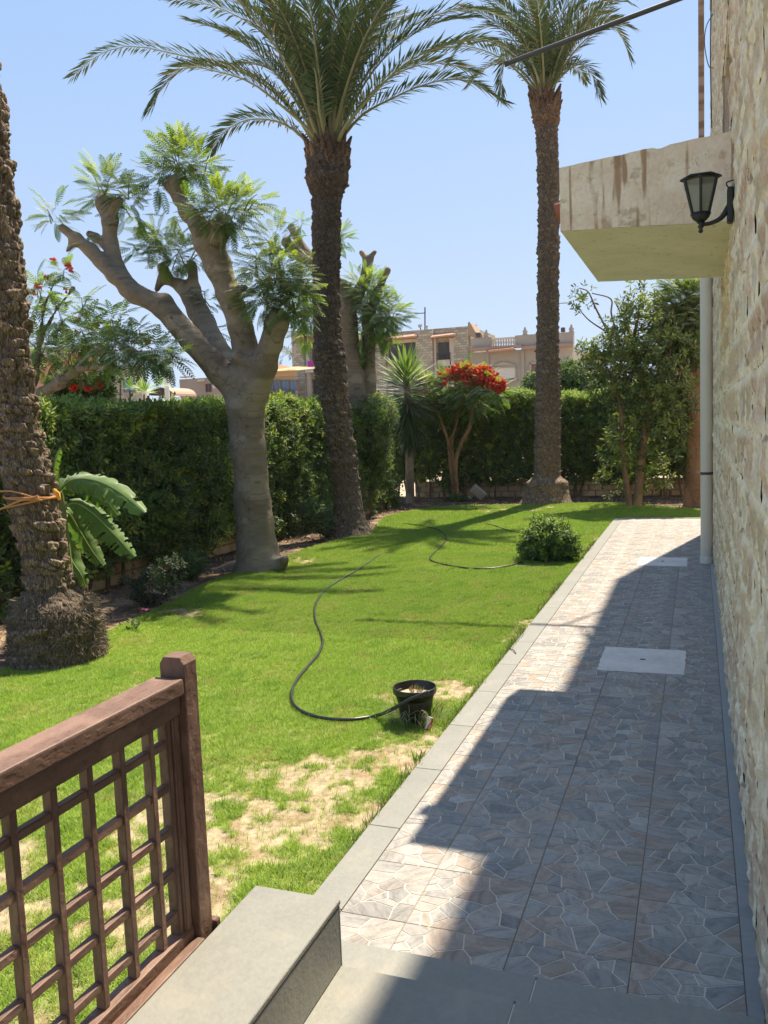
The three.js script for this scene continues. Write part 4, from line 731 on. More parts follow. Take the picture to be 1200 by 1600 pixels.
// ---------------------------------------------------------------- hedges
const hedgeSprigs = [sprigGeo(11, 8, 0.075, 0.034, 0.11), sprigGeo(12, 7, 0.09, 0.036, 0.15), sprigGeo(13, 11, 0.05, 0.024, 0.09, 1.1)];
function hedge(label, A, B, thick, topF, botF, density, seed, o = {}) {   // front face runs A to B; thickness away from the lawn
  const t = thing('hedge', label, 'hedge'), R = rng(seed), dx = B.x - A.x, dz = B.z - A.z, L = Math.hypot(dx, dz), T = V(dx / L, 0, dz / L), O = o.out, lists = [[], [], []], top0 = topF(0);
  const spot = (s, y, w, nrm, big = 1) => {
    const p = V(A.x + T.x * s - O.x * w, y, A.z + T.z * s - O.z * w), bump = 0.55 * (fbm(s * 1.1, y * 1.1 + w, 4, seed) - 0.5) + 0.16 * (fbm(s * 4, y * 4, 3, seed + 3) - 0.5);
    p.addScaledVector(nrm, bump + (R() - 0.5) * 0.14);
    const d = nrm.clone().multiplyScalar(0.7).add(V(0, 0.5, 0)).add(rdir(R).multiplyScalar(0.75)).normalize();
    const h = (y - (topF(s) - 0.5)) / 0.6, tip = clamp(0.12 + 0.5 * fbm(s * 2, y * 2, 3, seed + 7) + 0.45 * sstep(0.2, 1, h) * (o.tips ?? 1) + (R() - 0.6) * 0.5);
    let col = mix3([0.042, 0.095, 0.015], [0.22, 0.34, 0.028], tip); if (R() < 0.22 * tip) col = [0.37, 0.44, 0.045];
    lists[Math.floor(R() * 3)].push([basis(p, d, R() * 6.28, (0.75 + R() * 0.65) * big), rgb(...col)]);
  };
  const nf = Math.round(L * 2.1 * density);
  for (let k = 0; k < nf; k++) { const s = R() * L, tp = topF(s), b = botF(s), y = lerp(b, tp, R()); if (fbm(s * 1.6, y * 1.6, 3, seed + 21) < 0.27) continue; spot(s, y, Math.pow(R(), 2) * 0.35, O); }
  for (let k = 0; k < L * 2.0 * density * 0.45; k++) { const s = R() * L, y = lerp(botF(s), topF(s) - 0.1, R()); spot(s, y, thick * (0.4 + 0.6 * R()), O, 1.6); }
  for (let k = 0; k < L * thick * density * 1.1; k++) { const s = R() * L; spot(s, topF(s), R() * thick, UPV); }
  for (let k = 0; k < L * 1.4 * density * 0.5; k++) { const s = R() * L; spot(s, lerp(botF(s) + 0.2, topF(s), R()), thick, O.clone().negate(), 1.3); }
  for (let k = 0; k < 2 * thick * 2.1 * density; k++) { const e = R() < 0.5 ? 0 : L; spot(e, lerp(botF(e), topF(e), R()), R() * thick, T.clone().multiplyScalar(e ? 1 : -1)); }
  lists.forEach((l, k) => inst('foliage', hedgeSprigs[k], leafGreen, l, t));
  const st = new GB(); for (let s = 0.15; s < L; s += 0.07 + R() * 0.16) { const w = 0.05 + R() * thick * 0.8, p = V(A.x + T.x * s - O.x * w, LAWN - 0.05, A.z + T.z * s - O.z * w); st.col = [0.8, 0.8, 0.8]; const q = p.clone().add(V((R() - 0.5) * 0.4, 0.8, (R() - 0.5) * 0.4)); st.tube([p, p.clone().lerp(q, 0.5).add(V((R() - 0.5) * 0.1, 0, (R() - 0.5) * 0.1)), q, q.clone().add(V((R() - 0.5) * 0.5, 0.9, (R() - 0.5) * 0.5))], [0.03 + R() * 0.015, 0.025, 0.02, 0.01], 5, false); }
  put('stem', st.geo(), std({ map: barkMap, color: rgb(0.7, 0.6, 0.5) }), t).userData.kind = 'stuff';
  return t;
}
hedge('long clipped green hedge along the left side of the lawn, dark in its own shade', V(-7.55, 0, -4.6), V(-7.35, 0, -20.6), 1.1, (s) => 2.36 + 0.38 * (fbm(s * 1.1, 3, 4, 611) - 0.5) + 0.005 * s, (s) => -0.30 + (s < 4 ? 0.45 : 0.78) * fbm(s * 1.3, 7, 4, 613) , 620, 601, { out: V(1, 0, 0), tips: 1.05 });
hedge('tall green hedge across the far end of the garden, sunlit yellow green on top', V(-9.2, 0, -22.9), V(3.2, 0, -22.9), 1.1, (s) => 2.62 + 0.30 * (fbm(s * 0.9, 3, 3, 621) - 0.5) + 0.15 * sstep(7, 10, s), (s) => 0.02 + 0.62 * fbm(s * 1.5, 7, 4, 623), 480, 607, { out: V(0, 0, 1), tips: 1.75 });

// low walls of rough sandstone blocks under the hedges
{
  const wallStone = std({ map: rep(stoneMap, 1, 1), color: rgb(1.0, 0.82, 0.62), roughness: 0.95, bumpMap: fineBump, bumpScale: 0.01 });
  const V3 = [0, 1, 2, 3, 4].map((k) => { const g = new RoundedBoxGeometry(0.34, 0.145, 0.2, 1, 0.025), p = g.attributes.position, uv = g.attributes.uv; for (let i = 0; i < p.count; i++) { const x = p.getX(i), y = p.getY(i), z = p.getZ(i); p.setXYZ(i, x + 0.02 * (n3(x * 9, y * 9, z * 9, 640 + k) - 0.5), y + 0.012 * (n3(x * 9 + 5, y * 9, z * 9, 641 + k) - 0.5), z + 0.035 * (n3(x * 9, y * 9 + 5, z * 9, 642 + k) - 0.5)); uv.setXY(i, x / 1.2 + k * 0.3, (y + z) / 1.2 + k * 0.17); } g.computeVertexNormals(); return g; });
  function low(label, A, B, rows) {
    const t = thing('stone_wall', label, 'low wall'), dx = B.x - A.x, dz = B.z - A.z, L = Math.hypot(dx, dz), a = Math.atan2(-dz, dx), R = rng(Math.round(L * 10)), n = Math.floor(L / 0.36); let c = 0;
    const m = new THREE.Mesh(); const mid = A.clone().lerp(B, 0.5); const core = put('core', new THREE.BoxGeometry(L, rows * 0.155 - 0.02, 0.12), std({ color: rgb(0.25, 0.19, 0.13) }), t); core.position.set(mid.x, LAWN + rows * 0.0775, mid.z); core.rotation.y = a;
    for (let r = 0; r < rows; r++) for (let k = 0; k < n; k++) { const s = (k + 0.5 + (r % 2) * 0.5) * 0.36, b = put('block', V3[Math.floor(R() * 5)], wallStone, t); b.position.set(A.x + (dx / L) * s, LAWN + 0.075 + r * 0.155, A.z + (dz / L) * s); b.rotation.y = a + (R() < 0.5 ? 0 : Math.PI) + (R() - 0.5) * 0.06; }
    return t;
  }
  low('low sandstone block wall under the left hedge', V(-7.75, 0, -5.2), V(-7.6, 0, -20.8), 3);
  low('low sandstone block wall under the far hedge', V(-7.6, 0, -23.2), V(2.0, 0, -23.2), 3);
}

// ---------------------------------------------------------------- shrubs and small trees
function shrub(name, label, category, D, clumps, sprigs, n, size, colors, stems, seed, mat = leafGreen) {
  const t = thing(name, label, category), R = rng(seed), mp = D / F, lists = sprigs.map(() => []), tot = clumps.reduce((a, c) => a + c[3] * c[3] * (c[4] ?? 1), 0);
  for (const [x, y, dz, r, w = 1] of clumps) {
    const c = at(x, y, D + dz), m = Math.round((n * r * r * w) / tot);
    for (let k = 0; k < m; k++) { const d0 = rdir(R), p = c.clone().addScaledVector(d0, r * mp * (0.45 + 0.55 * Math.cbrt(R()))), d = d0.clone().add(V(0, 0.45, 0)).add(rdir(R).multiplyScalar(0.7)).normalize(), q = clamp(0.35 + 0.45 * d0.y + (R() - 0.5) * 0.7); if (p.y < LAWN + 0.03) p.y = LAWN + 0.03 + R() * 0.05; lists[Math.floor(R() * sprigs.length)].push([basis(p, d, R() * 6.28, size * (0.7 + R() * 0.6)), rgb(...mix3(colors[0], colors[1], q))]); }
  }
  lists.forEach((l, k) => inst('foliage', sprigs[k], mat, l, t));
  const g = new GB(); for (const ch of stems) g.tube(curve(ch.map(([x, y, r, dz]) => at(x, y, D + (dz || 0))), ch.length * 4), (k) => { const f = k * (ch.length - 1), i = Math.min(ch.length - 2, Math.floor(f)); return lerp(ch[i][2], ch[i + 1][2], f - i) * mp; }, 7);
  if (stems.length) put('trunk', g.geo(), std({ map: barkMap, color: rgb(0.95, 0.75, 0.55), bumpMap: barkBump, bumpScale: 0.02 }), t);
  return t;
}
const broad = [sprigGeo(31, 7, 0.13, 0.05, 0.16), sprigGeo(32, 6, 0.15, 0.06, 0.2), sprigGeo(33, 9, 0.11, 0.045, 0.14)];
const small = [sprigGeo(35, 10, 0.055, 0.026, 0.1), sprigGeo(36, 9, 0.065, 0.028, 0.12)];
shrub('bushy_tree', 'leafy small tree with several bare stems and a ragged top, left of the downpipe', 'tree', 20.3, [
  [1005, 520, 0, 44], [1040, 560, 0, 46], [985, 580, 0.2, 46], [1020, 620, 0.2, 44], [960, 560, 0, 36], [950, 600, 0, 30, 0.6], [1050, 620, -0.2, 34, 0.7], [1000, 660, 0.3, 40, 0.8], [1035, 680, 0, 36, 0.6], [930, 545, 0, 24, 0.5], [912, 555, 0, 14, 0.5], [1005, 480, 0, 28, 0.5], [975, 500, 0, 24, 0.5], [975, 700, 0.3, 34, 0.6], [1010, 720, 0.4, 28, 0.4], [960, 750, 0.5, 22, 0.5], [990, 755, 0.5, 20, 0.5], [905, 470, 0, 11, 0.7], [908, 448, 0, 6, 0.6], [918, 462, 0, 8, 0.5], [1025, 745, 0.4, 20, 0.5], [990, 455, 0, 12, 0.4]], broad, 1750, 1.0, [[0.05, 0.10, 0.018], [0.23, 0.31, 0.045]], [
  [[995, 792, 8], [998, 760, 6.5], [1004, 700, 5.5], [1010, 655, 5.5], [1014, 630, 5], [1000, 590, 4], [990, 540, 3], [1000, 480, 1.5]], [[985, 792, 6], [978, 750, 4.5], [972, 690, 4], [970, 640, 3], [960, 600, 2], [940, 560, 1]],
  [[1010, 650, 4], [1030, 610, 3], [1045, 560, 2], [1050, 520, 1]], [[965, 560, 2], [950, 520, 1.6], [930, 480, 1.4], [918, 455, 1], [905, 450, 0.8]], [[968, 530, 1.6], [955, 490, 1.3], [955, 468, 1.1], [925, 458, 0.8]], [[950, 520, 1.4], [920, 500, 1], [895, 475, 0.7], [870, 474, 0.5]], [[990, 540, 2], [975, 500, 1.3], [960, 470, 0.8]]], 651);
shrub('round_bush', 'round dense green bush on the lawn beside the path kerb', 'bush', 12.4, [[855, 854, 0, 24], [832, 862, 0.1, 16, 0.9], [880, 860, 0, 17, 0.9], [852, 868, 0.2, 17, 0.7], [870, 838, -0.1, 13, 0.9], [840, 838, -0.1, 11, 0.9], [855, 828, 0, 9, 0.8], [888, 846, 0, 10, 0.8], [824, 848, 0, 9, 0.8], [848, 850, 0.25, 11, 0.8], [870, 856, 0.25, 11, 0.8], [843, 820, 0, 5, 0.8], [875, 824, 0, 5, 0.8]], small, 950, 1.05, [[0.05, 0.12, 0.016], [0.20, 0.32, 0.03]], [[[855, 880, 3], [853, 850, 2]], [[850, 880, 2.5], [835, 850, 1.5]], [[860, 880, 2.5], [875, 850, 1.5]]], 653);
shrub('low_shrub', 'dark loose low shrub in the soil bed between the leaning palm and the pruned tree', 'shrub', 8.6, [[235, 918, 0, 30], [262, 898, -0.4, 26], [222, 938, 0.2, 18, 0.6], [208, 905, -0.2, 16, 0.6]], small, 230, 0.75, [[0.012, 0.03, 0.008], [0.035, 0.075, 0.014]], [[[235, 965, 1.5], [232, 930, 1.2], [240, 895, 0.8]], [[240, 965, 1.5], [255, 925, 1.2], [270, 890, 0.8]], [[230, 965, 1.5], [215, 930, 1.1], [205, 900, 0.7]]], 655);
shrub('low_shrub', 'small bright leafed shrub at the foot of the left hedge beside the curved root', 'shrub', 10.4, [[290, 888, 0, 20], [305, 880, -0.2, 14, 0.8]], small, 200, 0.9, [[0.05, 0.11, 0.02], [0.12, 0.2, 0.03]], [[[292, 905, 1.2], [292, 885, 0.8]]], 657);
shrub('low_shrub', 'leafy shrub standing at the right end of the left hedge before the yucca', 'shrub', 18.6, [[575, 690, 0, 34], [590, 650, 0, 30], [572, 740, 0.1, 26], [585, 715, 0.1, 24]], small, 1500, 1.2, [[0.05, 0.11, 0.02], [0.2, 0.29, 0.04]], [[[580, 800, 2], [578, 740, 1.5], [580, 690, 1]]], 659);
shrub('low_shrub', 'tuft of green leaves at the foot of the slim red flowering tree', 'shrub', 22.0, [[712, 784, 0, 9], [722, 786, 0, 7]], small, 90, 1, [[0.05, 0.11, 0.02], [0.12, 0.2, 0.03]], [], 661);
shrub('low_shrub', 'weedy green plants at the foot of the dark palm trunk', 'shrub', 15.0, [[505, 815, -0.6, 16], [490, 800, -0.9, 14], [478, 812, -0.8, 10], [518, 826, -0.2, 8]], small, 240, 1, [[0.04, 0.09, 0.02], [0.10, 0.17, 0.03]], [], 663);
shrub('garden_bush', 'green bushes rising behind the far hedge, right of the tall palm', 'bush', 25, [[890, 600, 0, 30], [915, 615, 0, 26], [840, 605, 0, 18], [945, 625, 0, 24], [870, 590, 0, 18]], small, 2200, 1.5, [[0.05, 0.11, 0.02], [0.14, 0.23, 0.03]], [[[890, 680, 3], [890, 600, 2]]], 665);
// pink flower
{
  const t = thing('pink_flower', 'small pink flowering plant at the edge of the lawn near the leaning palm', 'flower'), R = rng(671), g = new GB(), D = 7.35, b = gnd(212, 984, LAWN);
  for (let k = 0; k < 26; k++) { const a = R() * 6.28, d = V(Math.cos(a) * 0.8, 0.5 + R(), Math.sin(a) * 0.8).normalize(), j = 0.7 + R() * 0.6; g.col = [0.08 * j, 0.15 * j, 0.025 * j]; g.blade(b.clone().add(V((R() - 0.5) * 0.14, R() * 0.09, (R() - 0.5) * 0.1)), d, V(-Math.sin(a), 0, Math.cos(a)), 0.07, 0.028, V(0, -0.01, 0), 0.2); }
  put('foliage', g.geo(), leafGreen, t); const st = new GB(); st.col = [0.09, 0.14, 0.03];
  [[223, 952], [229, 953], [206, 971]].forEach(([x, y], m) => { const c = at(x, y, -b.z - 0.02), f = new GB(); st.tube([b, b.clone().lerp(c, 0.6).add(V(0.01, 0.01, 0)), c], 0.0025, 4); for (let k = 0; k < 14; k++) { const d = rdir(R, -0.2), j = 0.8 + R() * 0.4; f.col = [0.55 * j, 0.10 * j, 0.32 * j]; f.blade(c, d, V(0, 0, 0).crossVectors(d, rdir(R)).normalize(), m == 2 ? 0.014 : 0.02, 0.014); } put('bloom', f.geo(), flowerMat, t); });
  put('stem', st.geo(), leafGreen, t);
}
// yucca: ring of stiff leaves on a bare stem, old leaves hanging
function yucca(label, D, stem, head, rpx, n, hang, seed, group, tone = 1) {
  const t = thing('yucca', label, 'yucca', group), mp = D / F, R = rng(seed), g = new GB();
  g.tube(curve(stem.map(([x, y]) => at(x, y, D)), 14), (k) => stem[0][2] * mp * (1 - 0.3 * k), 8); put('trunk', g.geo(), barkStd, t);
  const top = at(head[0], head[1], D), low = at(head[2], head[3], D), L = rpx * mp;
  const fresh = new GB(), old = new GB();
  for (let k = 0; k < n; k++) {
    const f = k / n, h = n > 60 ? Math.pow(f, 0.8) : f * 0.3, a = k * 2.4 + R() * 0.3, p = top.clone().lerp(low, h), el = lerp(1.35, -1.25, clamp(h * hang)) + (R() - 0.5) * 0.3, d = V(Math.cos(a) * Math.cos(el), Math.sin(el), Math.sin(a) * Math.cos(el)), j = (0.75 + R() * 0.5) * tone, G2 = h > 0.45 ? old : fresh;
    G2.col = h < 0.3 ? [0.17 * j, 0.27 * j, 0.04 * j] : mix3([0.030 * j, 0.075 * j, 0.016 * j], [0.05 * j, 0.10 * j, 0.022 * j], R());
    G2.blade(p, d, V(-Math.sin(a), 0, Math.cos(a)), L * (0.75 + 0.4 * R()) * (h > 0.5 ? 0.95 : 1), L * 0.085, V(0, -L * 0.12 * (1 - h), 0), 0.3);
  }
  put('leaf_crown', fresh.geo(), leafGreen, t); if (old.p.length) put('leaf_skirt', old.geo(), leafGreen, t);
  return t;
}
yucca('tall yucca with a spiky head and hanging leaf skirt, at the back of the lawn', 21.8, [[641, 788, 8], [640, 730], [640, 660], [634, 590]], [633, 578, 640, 665], 56, 380, 1.25, 681);
[[188, 622, 588, 24, 'thin young yucca on a bare stem above the left hedge'], [203, 622, 604, 28, 'low broad young yucca above the left hedge, second of four'], [225, 628, 610, 32, 'bushy yellow green young yucca above the left hedge, third of four'], [250, 630, 600, 24, 'young yucca above the left hedge nearest the smooth pruned tree']].forEach(([x, y0, y1, r, l], k) => yucca(l, 12.9, [[x, y0 + 50, 2], [x, y0], [x, y1 + 6]], [x, y1, x, y1 + 10], r, 46, 1.9, 690 + k, 'young yuccas behind the left hedge', 1.7));

// ---------------------------------------------------------------- flame trees
function flowers(parent, D, spots, seed, size) {
  const R = rng(seed), mp = D / F, list = [], g = new GB();
  for (let k = 0; k < 8; k++) { const d = rdir(rng(seed + k), -0.1); g.col = [1, 1, 1].map((c) => c * (0.8 + 0.4 * R())); g.blade(V(0, 0, 0), d, V(0, 0, 0).crossVectors(d, rdir(R)).normalize(), 1, 0.7, V(0, -0.15, 0), 0.2); }
  for (const [x, y, dz, r, n, pink] of spots) { const c = at(x, y, D + dz); for (let k = 0; k < n; k++) { const p = c.clone().add(rdir(R).multiplyScalar(r * mp * Math.cbrt(R())).multiply(V(1, 0.6, 1))); const q = R(); list.push([basis(p, rdir(R, 0.1), R() * 6, size * (0.7 + 0.6 * R())), rgb(...(pink ? mix3([0.62, 0.12, 0.09], [0.70, 0.24, 0.16], q) : mix3([0.66, 0.045, 0.022], [0.72, 0.13, 0.03], q * q)))]); } }
  return inst('bloom', g.geo(), flowerMat, list, parent);
}
{
  const t = thing('flame_tree', 'slim flame tree topped with scarlet blossom, left of the tall straight palm', 'flowering tree');
  { const g = new GB(), D = 22.3, mp = D / F; for (const ch of [[[714, 790, 5], [708, 760, 4], [703, 720, 3.6], [700, 690, 3.4], [690, 660, 2.8], [676, 622, 1.6]], [[714, 788, 5], [711, 740, 3.6, 0.1], [706, 695, 3.2, 0.1], [715, 655, 2.6, 0.1], [724, 620, 1.6, 0.1]], [[716, 788, 4.5, -0.1], [713, 720, 3.6, -0.2], [722, 690, 4, -0.2], [735, 665, 4.2, -0.2], [738, 640, 3.4, -0.3], [748, 605, 1.6, -0.3]], [[700, 690, 2.4], [712, 668, 1.6], [716, 640, 1.2]]]) g.tube(curve(ch.map(([x, y, r, dz]) => at(x, y, D + (dz || 0))), 24), (k) => { const f = k * (ch.length - 1), i = Math.min(ch.length - 2, Math.floor(f)); return lerp(ch[i][2], ch[i + 1][2], f - i) * mp * 0.72; }, 9); put('trunk', g.geo(), std({ map: barkMap, color: rgb(1.3, 0.95, 0.7), bumpMap: barkBump, bumpScale: 0.012 }), t); }
  featherCrown(t, 22.3, [[675, 610, 0, 24, 40, 0.5], [700, 600, 0, 26, 46, 0.5], [730, 600, -0.4, 26, 46, 0.5], [755, 605, -0.6, 22, 30, 0.4], [690, 635, 0.2, 24, 36, 0.2], [720, 625, 0.2, 24, 36, 0.2], [662, 635, 0.1, 20, 24, 0.2], [745, 630, -0.3, 22, 28, 0.2], [778, 612, -0.8, 16, 16, 0.3]], 941, { len: 0.45, fwid: 0.06, light: [0.26, 0.34, 0.04], more: 2 });
  flowers(t, 22.3, [[715, 582, -0.4, 18, 60], [740, 588, -0.6, 22, 120], [760, 590, -0.8, 16, 70], [775, 600, -0.9, 14, 60], [780, 606, -0.9, 10, 30], [700, 585, -0.2, 12, 26], [665, 592, 0.2, 9, 16], [690, 600, 0.3, 7, 10], [735, 603, 0.3, 9, 12], [725, 577, -0.6, 14, 70], [752, 580, -0.7, 14, 70], [662, 610, 0.3, 6, 7], [735, 596, 0.5, 18, 60], [765, 602, 0.4, 14, 40]], 943, 0.11);
  const t2 = thing('flame_tree', 'spreading flame tree with coral flowers above the left hedge, beside the leaning palm', 'flowering tree');
  limbs('trunk', [[[20, 700, 14], [40, 650, 12], [66, 614, 11], [95, 596, 10], [118, 580, 9], [130, 560, 7], [135, 545, 5]], [[120, 578, 6], [150, 572, 4.5, -0.2], [175, 572, 3.5, -0.3], [195, 578, 2.5, -0.4]], [[130, 556, 5], [160, 550, 3.5, -0.3], [200, 545, 2.5, -0.5], [240, 555, 2, -0.6]], [[40, 650, 9], [55, 590, 6], [62, 530, 4.5], [68, 480, 3], [85, 440, 2], [95, 415, 1.5]], [[62, 530, 4], [90, 480, 2.5, 0.2], [115, 450, 1.5, 0.2]]], 11.1, 0.028, t2, barkStd);
  featherCrown(t2, 11.1, [[60, 455, 0, 36, 22, 0.3], [100, 425, 0.1, 18, 7, 0.3], [95, 500, 0, 36, 26, 0.2], [60, 540, 0, 36, 30, 0.1], [130, 475, -0.1, 22, 12, 0.3], [140, 520, -0.2, 36, 34, 0.1], [110, 555, 0.1, 34, 34, 0.0], [170, 540, -0.3, 36, 36, 0.1], [205, 545, -0.4, 34, 34, 0.1], [240, 555, -0.5, 32, 30, 0.0], [265, 562, -0.6, 20, 14, 0.0], [180, 505, -0.3, 26, 16, 0.2], [160, 560, 0.2, 24, 18, -0.2], [70, 580, 0.2, 26, 14, 0.1], [215, 520, -0.4, 18, 8, 0.2]], 951, { len: 0.32, pairs: 8, flen: 0.30, fwid: 0.075, arch: 0.35, dark: [0.10, 0.21, 0.02], light: [0.36, 0.50, 0.04], more: 2.2 });
  flowers(t2, 11.1, [[85, 408, 0.1, 5, 7, 1], [105, 414, 0.1, 6, 8, 1], [110, 421, 0.1, 4, 4, 1], [60, 447, 0, 6, 8], [71, 433, 0, 4, 4, 1], [52, 460, 0, 5, 5], [103, 452, 0.1, 3, 3, 1], [133, 492, 0, 3, 3, 1], [120, 500, 0.2, 5, 4, 0], [140, 512, 0.2, 6, 5, 0], [172, 530, 0, 6, 6], [229, 533, -0.3, 4, 5], [198, 530, -0.2, 5, 4], [150, 508, 0, 4, 3, 1], [92, 515, 0.2, 5, 4], [118, 520, 0.2, 4, 3]], 953, 0.055);
  const t3 = thing('flowering_bush', 'red flowering bush behind the left hedge, below the branch of the spreading flame tree', 'bush');
  const R = rng(961), list = []; for (let k = 0; k < 700; k++) { const p = at(85 + R() * 85, 596 + R() * 40, 11.5 + R() * 1.2); list.push([basis(p, rdir(R, 0), R() * 6, 1.2 + R()), rgb(...mix3([0.035, 0.08, 0.015], [0.1, 0.17, 0.03], R()))]); } inst('foliage', small[0], leafGreen, list, t3);
  const sg = new GB(); for (let k = 0; k < 5; k++) { const b = at(95 + k * 15, 740, 12); sg.tube([b, at(92 + k * 17, 610, 12)], 0.015, 5); } put('stem', sg.geo(), barkStd, t3);
  flowers(t3, 11.7, [[115, 606, -0.4, 8, 20], [138, 607, -0.4, 7, 16], [155, 600, -0.3, 8, 16], [95, 600, -0.3, 8, 14], [125, 596, 0, 8, 12], [85, 606, -0.2, 6, 9]], 963, 0.05);
}

// ---------------------------------------------------------------- banana plant
{
  const t = thing('banana_plant', 'young banana plant with broad arching leaves behind the leaning palm', 'plant'), D = 7.0;
  const bmap = tex(256, 512, (u, v) => { const k = 0.85 + 0.35 * (fbm(u * 3, v * 40, 3, 241, 3, 40) - 0.5) + 0.2 * (fbm(u * 6, v * 6, 3, 243, 6, 6) - 0.5), m = Math.abs(u - 0.5); let c = [0.12 * k, 0.24 * k, 0.025 * k]; c = mix3(c, [0.25, 0.33, 0.09], 1 - sstep(0.015, 0.03, m)); return mix3(c, [0.30, 0.24, 0.05], sstep(0.42, 0.5, m) * sstep(0.45, 0.7, fbm(u * 8, v * 8, 3, 247, 8, 8))); });
  const mat = new THREE.MeshPhysicalMaterial({ map: bmap, roughness: 0.95, transmission: 0.45, clearcoat: 0.25, clearcoatRoughness: 0.35, thickness: 0, side: THREE.DoubleSide });
  const foot = gnd(108, 962, LAWN); foot.z = -D; foot.x = at(112, 930, D).x;
  const g = new GB(); g.tube([foot, foot.clone().add(V(0, 0.35, 0)), at(98, 800, D), at(95, 770, D)], [0.05, 0.045, 0.035, 0.02], 10); put('stem', g.geo(), std({ color: rgb(0.16, 0.18, 0.06), roughness: 0.6 }), t);
  const leaf = (px, W, seed, tilt, dz) => {
    const R = rng(seed), pts = px.map(([x, y], i) => at(x, y, D + dz[i])), c = new THREE.CatmullRomCurve3(pts, false, 'centripetal'), n = 44, L = new GB();
    const rows = [];
    for (let k = 0; k <= n; k++) {
      const t2 = k / n, p = c.getPointAt(t2), T = c.getTangentAt(t2), S = V(0, 0, 0).crossVectors(T, EYE.clone().sub(p).normalize().multiplyScalar(0.9).add(V(0, 0.6, 0))).normalize().applyAxisAngle(T, tilt), N = V(0, 0, 0).crossVectors(S, T), w = W * Math.pow(Math.sin(Math.PI * clamp(0.10 + 0.87 * t2)), 0.55) * (k < 4 ? k / 6 + 0.15 : 1);
      const row = []; for (let j = -3; j <= 3; j++) { const f = j / 3, notch = Math.abs(j) === 3 && h2(k, j + 9, seed) < 0.2 ? 0.72 : 1; row.push(L.v(p.clone().addScaledVector(S, f * w * notch).addScaledVector(N, -0.55 * w * f * f + 0.10 * w * Math.sin(k * 0.9 + j * 2) * Math.abs(f)), 0.5 + f * 0.5, t2 * 2)); } rows.push(row);
    }
    for (let k = 0; k < n; k++) for (let j = 0; j < 6; j++) { if ((j !== 2 && j !== 3) && h2(k, j < 3 ? 1 : 2, seed + 3) < 0.16 && (j === 0 || j === 5 || h2(k, j, seed + 5) < 0.5)) continue; const a = rows[k], b = rows[k + 1]; L.tri(a[j], a[j + 1], b[j + 1]); L.tri(a[j], b[j + 1], b[j]); }
    put('leaf', L.geo(), mat, t);
    const r = new GB(); r.tube(c.getSpacedPoints(16), (k) => 0.012 * (1 - 0.8 * k), 5, false); put('midrib', r.geo(), std({ color: rgb(0.26, 0.32, 0.10), roughness: 0.5 }), t);
  };
  leaf([[92, 765], [110, 751], [145, 750], [185, 768], [226, 801]], 0.145, 21, 0.0, [0, 0, -0.05, -0.1, -0.15]);
  leaf([[92, 775], [105, 757], [130, 752], [158, 772], [184, 806]], 0.14, 22, 0.15, [0, 0.1, 0.18, 0.25, 0.3]);
  leaf([[97, 795], [115, 786], [140, 798], [175, 832], [210, 870]], 0.15, 23, -0.1, [0, 0.1, 0.15, 0.2, 0.25]);
  leaf([[95, 800], [108, 803], [125, 830], [145, 862], [162, 884]], 0.115, 24, 0.2, [0, 0.15, 0.25, 0.3, 0.32]);
  leaf([[92, 790], [98, 815], [105, 845], [112, 875], [128, 900], [134, 918]], 0.11, 25, 0.1, [0.05, 0.15, 0.2, 0.2, 0.2, 0.2]);
  leaf([[90, 780], [84, 740], [86, 720], [95, 700]], 0.06, 26, 0.9, [0.1, -0.2, -0.35, -0.5]);
}

